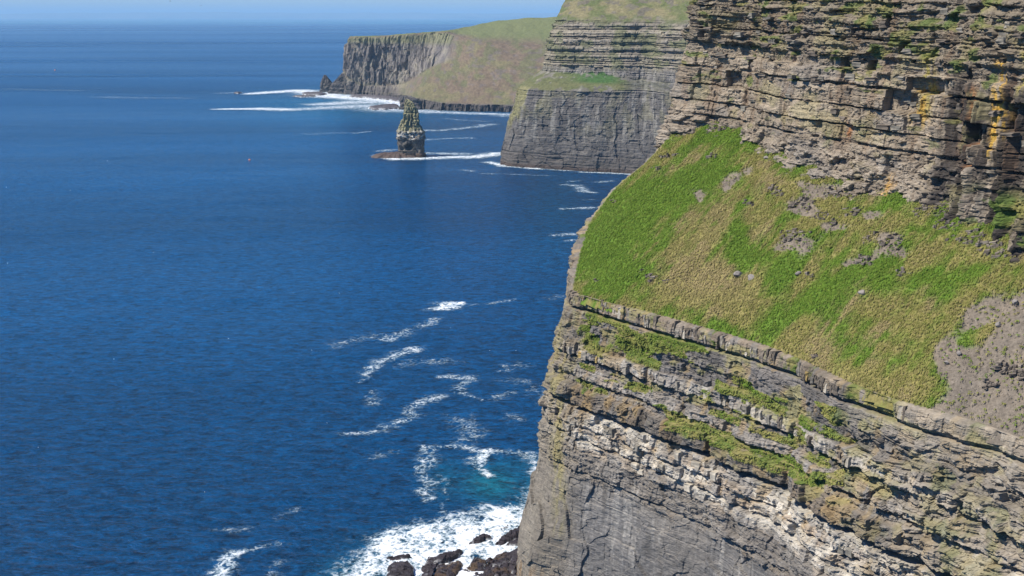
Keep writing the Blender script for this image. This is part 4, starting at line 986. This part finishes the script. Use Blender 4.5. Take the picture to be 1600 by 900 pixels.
for q in range(110):
    uu = random.uniform(ua + 1, ub); z0 = random.choice([139.3, 143.2, 148, 153.3, 157, 160, 163]) + random.uniform(-1, 2.5)
    set_block('rock_slab', PU_, uU, NU_, uu, z0, random.uniform(1.2, 3.6), random.uniform(.5, 1.5), 2.2, random.uniform(.3, .9), random.choices([0, 1, 2], [.5, .5, .0])[0], upper_o)

# ---- turf tufts: many small bent blades, one countless mass
def tufts(name, x, y, z, cols, L, wd, nb=5, down=None, parent=None, label=None):
    n = len(x); r = np.random.default_rng(5); down = np.array([-UP[0], -UP[1]]) if down is None else down
    VV = []; CC = []
    for b in range(nb):
        a = r.random(n) * 2 * math.pi; dx = down[0] + np.cos(a) * .38; dy = down[1] + np.sin(a) * .38
        nn = np.hypot(dx, dy) + 1e-6; dx /= nn; dy /= nn
        l = L * (0.6 + .8 * r.random(n)); w = wd * (.6 + .8 * r.random(n))
        ox = x + (r.random(n) - .5) * L * .7; oy = y + (r.random(n) - .5) * L * .7
        px, py = -dy * w, dx * w
        p0 = np.stack([ox - px, oy - py, z - .12], -1); p1 = np.stack([ox + px, oy + py, z - .12], -1)
        m0 = np.stack([ox - px * .8 + dx * l * .35, oy - py * .8 + dy * l * .35, z + l * .22], -1); m1 = np.stack([ox + px * .8 + dx * l * .35, oy + py * .8 + dy * l * .35, z + l * .22], -1)
        t = np.stack([ox + dx * l, oy + dy * l, z - l * .30], -1)
        VV.append(np.stack([p0, p1, m1, m0, t], 1)); cj = cols * (0.92 + .20 * r.random(n))[:, None]; CC.append(np.repeat(cj[:, None], 5, 1))
    V = np.concatenate(VV).reshape(-1, 3); C = np.concatenate(CC).reshape(-1, 3); k = np.arange(len(V) // 5) * 5
    T = np.concatenate([np.stack([k, k + 1, k + 2], 1), np.stack([k, k + 2, k + 3], 1), np.stack([k + 3, k + 2, k + 4], 1)])
    o = link(name, mesh_np(name, V, T, M_TURF, C), parent); o['kind'] = 'stuff'
    if label: o['label'] = label
    return o
n = 120000
a = rng.uniform(-46, 150, n); b = rng.uniform(-1, 62, n)
x = O2[0] + a * AL[0] + b * UP[0]; y = O2[1] + a * AL[1] + b * UP[1]
h, e = slope_h(x, y); straw, bare = slope_fields(x, y)
fx = foot[:, 0]; inside_foot = ((x - np.interp((x - O2[0]) * AL[0] + (y - O2[1]) * AL[1], (foot[:, 0] - O2[0]) * AL[0] + (foot[:, 1] - O2[1]) * AL[1], foot[:, 0])) < 6)
m = (e > 0.2) & (rng.random(n) > bare * .93) & inside_foot
x, y, h, straw = x[m], y[m], h[m], straw[m]
g = lerp(C3(0.08, 0.155, 0.013), C3(0.135, 0.195, 0.025), rng.random(len(x))); s_ = lerp(C3(0.185, 0.185, 0.04), C3(0.27, 0.225, 0.08), rng.random(len(x)))
dead = np.clip(sst(.56, .70, fbm(x / 7 + 5, y / 7, 5, 233)) + 1.1 * blob(x, y, 1095, 425, 75, 32) + .7 * blob(x, y, 1120, 340, 50, 40, 30) + .5 * blob(x, y, 1290, 575, 70, 16, -20), 0, 1); s_ = lerp(s_, C3(0.31, 0.235, 0.115), dead * .8)
pick = np.clip(straw + (rng.random(len(x)) - .5) * .22, 0, 1)
tufts('grass_tufts', x, y, h, lerp(g, s_, pick), 0.58, 0.085, 4, parent=near, label='coarse green and straw coloured turf combed down the slope')
# tufts on the ledges of the lower wall
gi = np.argwhere(GLD > 0.45); gi = gi[rng.random(len(gi)) < 0.16]
pp = PL_[gi[:, 0], gi[:, 1]]; nn = NL[gi[:, 0]]
cc = lerp(C3(0.13, 0.21, 0.025), C3(0.33, 0.30, 0.09), np.clip(fbm(pp[:, 0] / 4, pp[:, 2] / 3, 3, 5) * 1.6 - .3 + .3 * (rng.random(len(pp)) - .5), 0, 1))
tufts('ledge_grass', pp[:, 0] + nn[:, 0] * .1, pp[:, 1] + nn[:, 1] * .1, pp[:, 2], cc, 0.34, 0.07, 4, np.array([-.79, -.61]), near, 'grass growing along the ledges below the rim')

# ---- rock outcrops in the turf
def outcrop(px, py, wpx, seed, num=16, dark=0.0):
    c = at_plane(px, py); R = wpx / F * c[1] / 2; r = np.random.default_rng(seed); VV = []; QQ = []; CC = []; base = 0
    for k in range(num):
        aa = r.uniform(-1, 1) * R; bb = r.uniform(-.6, .6) * R * .6
        x = c[0] + aa * AL[0] + bb * UP[0]; y = c[1] + aa * AL[1] + bb * UP[1]; h, _ = slope_h(np.array([x]), np.array([y]))
        w, dp, hh = r.uniform(.3, 1.0) * r.choice([.6, 1, 1.5]), r.uniform(.4, 1.0), r.uniform(.15, .75)
        me = BL[1][k % 4]; v = np.array([q.co[:] for q in me.vertices]) * np.array([w, dp, hh]) * (1 + .2 * r.random())
        an = math.atan2(AL[1], AL[0]) + r.uniform(-.5, .5); ca, sa = math.cos(an), math.sin(an)
        v = np.stack([v[:, 0] * ca - v[:, 1] * sa + x, v[:, 0] * sa + v[:, 1] * ca + y, v[:, 2] + h[0] - .14 + .25 * v[:, 0]], -1)
        VV.append(v); QQ.append(np.array([list(p.vertices) for p in me.polygons]) + base); base += len(v)
        CC.append(np.repeat((lerp(C3(0.12, 0.10, 0.085), C3(0.26, 0.222, 0.18), np.array([r.random()])) * (1 - dark * .5)), len(v), 0))
    V = np.concatenate(VV); Vc = V.mean(0)
    link('rock_outcrop', mesh_np('outcrop', V - c, np.concatenate(QQ), M_ROCK, np.concatenate(CC)), near, Vector(c))
for k, (px, py, w, nmb) in enumerate(((1030, 432, 44, 14), (1010, 425, 26, 7), (1238, 370, 60, 30), (1215, 300, 40, 18), (1255, 318, 40, 16), (1290, 340, 50, 20), (1330, 332, 40, 14), (1380, 375, 70, 30), (1350, 408, 44, 14), (1410, 425, 34, 12), (1045, 240, 36, 22), (1025, 262, 22, 8),
      (1120, 205, 46, 20), (1195, 232, 30, 10), (1310, 300, 50, 20), (1455, 330, 60, 36), (1510, 372, 60, 40), (1560, 392, 60, 40), (1110, 245, 24, 8), (960, 312, 26, 8), (1580, 575, 50, 34), (1545, 600, 30, 10), (1265, 425, 16, 5), (1170, 320, 26, 8), (1480, 352, 40, 26), (930, 438, 20, 5), (1165, 505, 16, 5), (1275, 540, 14, 4))):
    outcrop(px, py, w, 600 + k, nmb)

# ---- loose boulders resting on the turf and scree
def boulder_mesh(seed, col, mat=None, rough=.35, n=3):
    import bmesh
    bm = bmesh.new(); bmesh.ops.create_icosphere(bm, subdivisions=n, radius=0.5)
    r = np.random.default_rng(seed); off = r.random(3) * 50
    V = np.array([v.co[:] for v in bm.verts])
    for k in range(9):                                   # facet it with random cutting planes
        d = r.normal(size=3); d /= np.linalg.norm(d); lim = r.uniform(.26, .42); q = V @ d
        V = V - np.maximum(q - lim, 0)[:, None] * d[None]
    V = V * (1 + rough * .4 * (fbm(V[:, 0] * 4 + off[0], V[:, 1] * 4 + V[:, 2] * 3 + off[1], 3, seed) - .5))[:, None]
    V[:, 2] -= V[:, 2].min()
    Q = np.array([[v.index for v in f.verts] for f in bm.faces]); bm.free()
    c = np.array(col)[None] * (.8 + .4 * fbm(V[:, 0] * 6 + off[0], V[:, 1] * 6 + V[:, 2] * 8, 3, seed + 1))[:, None]
    return mesh_np('boulder', V, Q, mat or M_ROCK, c)
for k, (px, py, w, lab) in enumerate(((1155, 421, 16, 'squarish grey boulder alone on the straw turf'), (1173, 426, 15, 'flat pale boulder beside the squarish boulder on the turf'),
        (1196, 249, 9, 'small grey boulder on the green turf near the upper wall'), (1248, 421, 11, 'dark boulder resting above the middle of the grass slope'), (1345, 461, 14, 'small brown stone in the turf below the long diagonal green strip'),
        (997, 252, 12, 'pale boulder perched on the left shoulder of the grass slope'), (1497, 553, 10, 'grey boulder at the upper edge of the bare scree'), (1560, 505, 12, 'pale grey boulder in the middle of the scree'), (1478, 571, 9, 'small rounded stone at the left edge of the scree'),
        (1586, 470, 13, 'large flat boulder at the top of the scree'), (1035, 480, 8, 'small stone close to the cliff rim on the left'))):
    c = at_plane(px, py); h, _ = slope_h(np.array([c[0]]), np.array([c[1]])); s = w / F * c[1]
    o = link('boulder', boulder_mesh(700 + k, (0.27, 0.245, 0.225)), None, Vector((c[0], c[1], h[0] - .15 * s))); o.scale = (s * 1.1, s * .8, s * .75); o.rotation_euler = (.2, -.25, random.uniform(0, 3))
    tag(o, lab, 'boulder')
# gravel of the scree: a countless spread of little stones
def scree():
    r = np.random.default_rng(3); n = 60000; a = r.uniform(20, 150, n); b = r.uniform(0, 45, n)
    x = O2[0] + a * AL[0] + b * UP[0]; y = O2[1] + a * AL[1] + b * UP[1]; h, e = slope_h(x, y); st, ba = slope_fields(x, y)
    m = (ba > .6) & (e > .5) & (r.random(n) < .5); x, y, h = x[m], y[m], h[m] - .3; n = len(x)
    s = .06 + .22 * r.random(n) ** 4
    T = np.array([[1, 0, -.3], [-.5, .87, -.3], [-.5, -.87, -.3], [0, 0, 1.0]]); an = r.random(n) * 6.28; ca, sa = np.cos(an)[:, None], np.sin(an)[:, None]
    T = T[None] * s[:, None, None] * (0.7 + .6 * r.random((n, 4, 3)))
    V = np.stack([T[..., 0] * ca - T[..., 1] * sa + x[:, None], T[..., 0] * sa + T[..., 1] * ca + y[:, None], T[..., 2] + h[:, None] + .1], -1).reshape(-1, 3)
    k = np.arange(n) * 4; Q = np.concatenate([np.stack([k, k + 1, k + 3], 1), np.stack([k + 1, k + 2, k + 3], 1), np.stack([k + 2, k, k + 3], 1)])
    c = np.repeat(lerp(C3(0.17, 0.145, 0.12), C3(0.31, 0.265, 0.21), r.random(n)), 4, 0)
    o = link('scree_stones', mesh_np('scree', V, Q, M_ROCK, c), near); o['kind'] = 'stuff'; o['label'] = 'loose brown scree on the bare ground beside the turf'
scree()

# ================================================================== SHORE ROCKS in the surf
def shore_rock(label, pts, hgt, seed, col=(0.030, 0.024, 0.027), brown=0.0, tilt=0.0):
    """pts: outline (px,py) on the water; a ledgy slab with stepped top"""
    P = np.array([at_h(px, py, 0.3)[:2] for px, py in pts]); c = P.mean(0); n = 150; nr = 34
    # resample the outline by angle about the centre
    seg = np.vstack([P, P[:1]]); L = np.concatenate([[0], np.cumsum(np.hypot(*np.diff(seg, axis=0).T))]); t = np.linspace(0, L[-1], n, endpoint=False)
    O = np.stack([np.interp(t, L, seg[:, 0]), np.interp(t, L, seg[:, 1])], -1)
    R = np.linspace(0, 1, nr) ** .8
    X = c[0] + (O[:, None, 0] - c[0]) * R[None]; Y = c[1] + (O[:, None, 1] - c[1]) * R[None]
    wj = 1.0 if hgt < 3 else 6.0
    X += wj * 1.5 * (fbm(X / 2.2 / wj, Y / 2.2 / wj, 4, seed) - .5) * R[None]; Y += wj * 1.5 * (fbm(X / 2.2 / wj + 9, Y / 2.2 / wj, 4, seed) - .5) * R[None]
    prof = 1 - R[None] ** 12
    rl = hgt * (.8 + .3 * fbm(X / 5, Y / 5, 3, seed + 1)) + (tilt + .10) * (X - c[0]) * min(1, hgt) * (hgt < 3)
    rl = rl + facets((X - .5 * Y) / 4.5, (Y + .5 * X) / 1.6, seed + 20, .8) + facets((X - .5 * Y) / 2, (Y + .5 * X) / .7, seed + 21, .35); rl = np.floor(rl / .45) * .45 * .6 + rl * .4
    Z = prof * np.maximum(rl, .3) - 1.2 * R[None] ** 5 + .18 * (fbm(X / .6, Y / .6, 3, seed + 2) - .5)
    V = np.stack([X, Y, Z], -1).reshape(-1, 3); i, j = np.meshgrid(np.arange(n), np.arange(nr - 1), indexing='ij'); i2 = (i + 1) % n
    area = 0.5 * np.sum(O[:, 0] * np.roll(O[:, 1], -1) - O[:, 1] * np.roll(O[:, 0], -1))
    Q = np.stack([i * nr + j, i * nr + j + 1, i2 * nr + j + 1, i2 * nr + j], -1).reshape(-1, 4)
    if area < 0: Q = Q[:, ::-1]
    cc = lerp(np.array(col), np.array(col) * 1.7, fbm(V[:, 0] / 2, V[:, 1] / 2, 4, seed + 3)); cc = lerp(cc, C3(0.085, 0.055, 0.032), sst(.45, .6, fbm(V[:, 0] / 3, V[:, 1] / 3, 4, seed + 4)) * brown)
    wash = sst(.55, .60, fbm(V[:, 0] / 2.6, V[:, 1] / 1.6, 5, seed + 5)) * sst(.9 * hgt, .2, V[:, 2]); cc = lerp(cc, C3(.75, .78, .8), wash * .9)
    b = np.array([c[0], c[1], 0]); o = link('shore_rock', mesh_np('shore_rock', V - b, Q, M_WET, cc), None, Vector(b)); tag(o, label, 'rock')
shore_rock('blunt dark rock standing alone in the surf, lowest on the left', [(604, 886), (612, 878), (640, 879), (648, 889), (650, 915), (640, 940), (610, 940), (602, 912)], 2.4, 801)
shore_rock('narrow dark rock awash in surf above the blunt rock', [(600, 873), (615, 869), (643, 866), (645, 872), (630, 875), (603, 878)], .8, 802)
shore_rock('long dark wedge shaped slab sloping into the white surf', [(654, 890), (668, 872), (690, 866), (726, 861), (722, 872), (700, 880), (678, 886), (668, 915), (654, 915)], 1.9, 803, tilt=.05)
shore_rock('brown rock ledge just below the long wedge shaped slab', [(672, 884), (700, 879), (722, 876), (726, 884), (718, 898), (700, 925), (668, 925)], 1.7, 804, brown=.8)
shore_rock('tilted dark slab isolated in the whitest surf', [(731, 853), (734, 846), (752, 838), (766, 835), (769, 843), (750, 849)], 1.5, 805, tilt=.06)
shore_rock('rounded reddish brown rock in the middle of the shore platform', [(724, 893), (738, 876), (752, 873), (762, 880), (760, 892), (745, 897)], 1.8, 806, brown=1)
shore_rock('craggy dark rocks at the bottom of the shore platform', [(728, 905), (745, 898), (765, 890), (775, 900), (775, 935), (735, 940)], 1.7, 807, brown=.4)
shore_rock('olive brown rock leaning against the cliff foot', [(764, 884), (772, 872), (792, 869), (800, 880), (796, 915), (776, 925), (768, 900)], 1.8, 808, brown=.7)
shore_rock('long diagonal dark ledge reaching the cliff above the olive rock', [(766, 857), (778, 842), (800, 830), (822, 822), (826, 834), (800, 846), (780, 857)], 1.6, 809, tilt=.03)
shore_rock('dark shelf beneath the long diagonal ledge', [(785, 854), (800, 844), (826, 838), (830, 850), (805, 855)], 1.4, 810)
shore_rock('small dark rock peeking out of surf by the cliff corner', [(781, 829), (788, 823), (795, 820), (797, 825), (788, 828)], .8, 811)
shore_rock('pale washed rock farthest up against the cliff corner', [(801, 820), (808, 814), (820, 813), (822, 820), (806, 822)], .8, 812)
shore_rock('steep dark rock tucked tight against the foot of the cliff', [(795, 868), (808, 858), (830, 855), (835, 900), (800, 930), (797, 890)], 2.2, 813)
shore_rock('brown rock washed over in front of the craggy rocks', [(700, 915), (722, 900), (735, 912), (730, 940), (705, 940)], 1.2, 814, brown=.5)
shore_rock('broad low wave washed rock shelf between the other shore rocks', [(664, 884), (700, 876), (740, 878), (790, 862), (832, 850), (835, 930), (760, 945), (664, 940)], 0.75, 815, brown=.5)
rr_ = np.random.default_rng(77); BM_ = [boulder_mesh(900 + k, (0.035, 0.028, 0.030), M_WET, .5, 2) for k in range(4)]
for k in range(34):
    px = rr_.uniform(758, 826); py = rr_.uniform(max(846, 880 - (px - 758) * .55), 905) if k < 26 else rr_.uniform(818, 850)
    if k >= 26: px = rr_.uniform(800, 828)
    p = at_h(px, py, .5); s_b = rr_.uniform(.9, 2.3)
    o = link('shore_boulder', BM_[k % 4], None, Vector((p[0], p[1], .15 - .1 * s_b))); o.scale = (s_b * 1.3, s_b * .9, s_b * .7); o.rotation_euler = (rr_.uniform(-.3, .3), rr_.uniform(-.3, .3), rr_.uniform(0, 6))
    tag(o, 'small dark wet boulder among the rocks at the near cliff foot', 'boulder', 'wet boulders jumbled at the foot of the near cliff')
# low reefs off the far headland
for k, (pts, lab) in enumerate((([(470, 147), (500, 146), (512, 148), (500, 150), (474, 149)], 'low dark reef just left of the small pointed stack'), ([(366, 145.5), (372, 144.8), (379, 145.5), (372, 146.4)], 'tiny awash reef far out left of the headland surf'),
        ([(575, 169), (600, 166), (622, 165), (628, 170), (600, 172), (580, 172)], 'low flat reef in the surf left of the craggy rock knob'), ([(545, 149), (600, 152), (630, 156), (628, 160), (590, 155), (545, 152)], 'long dark shelf along the foot of the far columned cliff'), ([(455, 150.4), (480, 150), (496, 151.2), (470, 152)], 'thin dark reef between two lines of far breakers'))):
    shore_rock(lab, pts, 5.5 if k in (0, 2, 3) else 3.0, 830 + k, (0.07, 0.06, 0.06))

# ================================================================== BIRDS, FLOATS
M_WHITE = plain_mat('white_plumage', (0.85, 0.85, 0.83)); M_DKF = plain_mat('dark_plumage', (0.05, 0.05, 0.055)); M_OR = plain_mat('orange_float', (0.75, 0.22, 0.08))
def lathe_mesh(name, prof, mat, seg=10, axis_len=1.0, wing=None):
    V = []; Q = []
    for (x, r, zc) in prof:
        for k in range(seg):
            t = 2 * math.pi * k / seg; V.append([x, r * math.cos(t), zc + r * math.sin(t)])
    for i in range(len(prof) - 1):
        for k in range(seg):
            k2 = (k + 1) % seg; Q.append([i * seg + k, i * seg + k2, (i + 1) * seg + k2, (i + 1) * seg + k])
    return mesh_np(name, np.array(V), np.array(Q), mat, smooth=True)
body_prof = [(-.34, .01, .03), (-.22, .06, .02), (-.05, .12, 0), (.12, .115, 0), (.22, .06, .06), (.27, .055, .10), (.32, .045, .11), (.36, .012, .10), (.42, .004, .09)]
def wing_mesh(side, mat, up=.25):
    pts = [(0.12, .08, .05), (.16, .35, .05 + up * .8), (.02, .75, .05 + up * .6), (-.02, .74, .05 + up * .6), (.03, .35, .04 + up * .8), (-.10, .08, .04)]
    V = [];  
    for z in (0.012, -.012):
        for (x, y, zz) in pts: V.append([x, y * side, zz + z])
    Q = [[0, 1, 4, 5], [1, 2, 3, 4], [11, 10, 7, 6], [10, 9, 8, 7], [0, 6, 7, 1], [1, 7, 8, 2], [2, 8, 9, 3], [3, 9, 10, 4], [4, 10, 11, 5], [5, 11, 6, 0]]
    return mesh_np('wing', np.array(V), np.array(Q), mat)
def bird(loc, s, rot, mat, spread, label, group, cat='seabird'):
    r = empty('seabird', loc); r.rotation_euler = (0, 0, rot); r.scale = (s, s, s); tag(r, label, cat, group)
    for nm, me in (('body', lathe_mesh('bird_body', body_prof, mat)), ('wing', wing_mesh(1, mat, .3 if spread else 0)), ('wing', wing_mesh(-1, mat, .3 if spread else 0))):
        o = bpy.data.objects.new(nm, me); COL.objects.link(o); o.parent = r
        if nm == 'wing' and not spread: o.scale = (1.6, .22, .6); o.location = (-.05, 0, .06)
    return r
for k, (px, py, lab) in enumerate(((266, 2, 'dark seabird gliding in the sky at the very top edge'), (314, 9, 'dark seabird flying lower in the sky, nearer the headland'))):
    bird(at_y(px, py, 900), 1.6, 1.0 + k, M_DKF, True, lab, None)
bp_proto = bird(Vector(at_h(274, 79)) + Vector((0, 0, .4)), 2.6, .4, M_WHITE, False, 'small white seabird resting on the open water', 'white seabirds resting on the sea')
for (px, py, s) in ((168, 252, 1.7), (10, 293, 1.4), (12, 412, .9), (110, 298, 1.2), (530, 459, .8), (458, 459, .8), (357, 530, .9), (487, 548, .7), (765, 549, .8), (806, 549, .8), (178, 562, .7), (704, 513, .7), (603, 524, .9), (240, 395, .8), (60, 700, .6), (320, 770, .6), (511, 662, .6)):
    c = bp_proto.copy(); COL.objects.link(c); c.location = Vector(at_h(px, py)) + Vector((0, 0, .15 * s + .25)); c.scale = (s, s, s); c.rotation_euler = (0, 0, random.uniform(0, 6))
    for ch in list(bp_proto.children):
        d = ch.copy(); COL.objects.link(d); d.parent = c
def buoy(px, py, s, mat, lab):
    p = Vector(at_h(px, py)); r = empty('marker_buoy', p); tag(r, lab, 'buoy')
    b = link('float', lathe_mesh('float', [(-.5, .05, 0), (-.42, .35, 0), (0, .5, 0), (.42, .35, 0), (.5, .05, 0)], mat, 14), r, p); b.scale = (s, s, s); b.rotation_euler = (0, radians(90), 0)
    q = link('mast', lathe_mesh('mast', [(0, .06, 0), (.9, .05, 0), (1.0, .02, 0)], M_DKF, 8), r, p); q.rotation_euler = (0, radians(-90), 0); q.scale = (s, s, s); 
buoy(86, 110, 5.0, M_OR, 'orange marker buoy far out on the left of the sea'); buoy(390, 250, 2.4, M_OR, 'pale orange fishing float on open water left of the stack')

# ================================================================== HAZE
def haze():
    x0, x1, y0, y1, z0, z1 = -240000., 240000., -240000., 240000., -8., 700.
    V = np.array([[x, y, z] for z in (z0, z1) for (x, y) in ((x0, y0), (x1, y0), (x1, y1), (x0, y1))])
    Q = np.array([[3, 2, 1, 0], [4, 5, 6, 7], [0, 1, 5, 4], [1, 2, 6, 5], [2, 3, 7, 6], [3, 0, 4, 7]])
    m = bpy.data.materials.new('haze'); m.use_nodes = True; nt = m.node_tree
    for n_ in list(nt.nodes):
        if n_.type != 'OUTPUT_MATERIAL': nt.nodes.remove(n_)
    out = [n_ for n_ in nt.nodes if n_.type == 'OUTPUT_MATERIAL'][0]
    v = nt.nodes.new('ShaderNodeVolumePrincipled'); v.inputs['Color'].default_value = (0.48, 0.76, 1.0, 1); v.inputs['Density'].default_value = 3.4e-5; v.inputs['Anisotropy'].default_value = 0.0
    nt.links.new(v.outputs[0], out.inputs['Volume'])
    o = link('haze', mesh_np('haze', V, Q, m)); tag(o, 'thin pale sea haze lying over the whole coast', 'haze', kind='stuff')
haze()
print('tris', sum(len(o.data.polygons) for o in bpy.data.objects if o.type == 'MESH'))
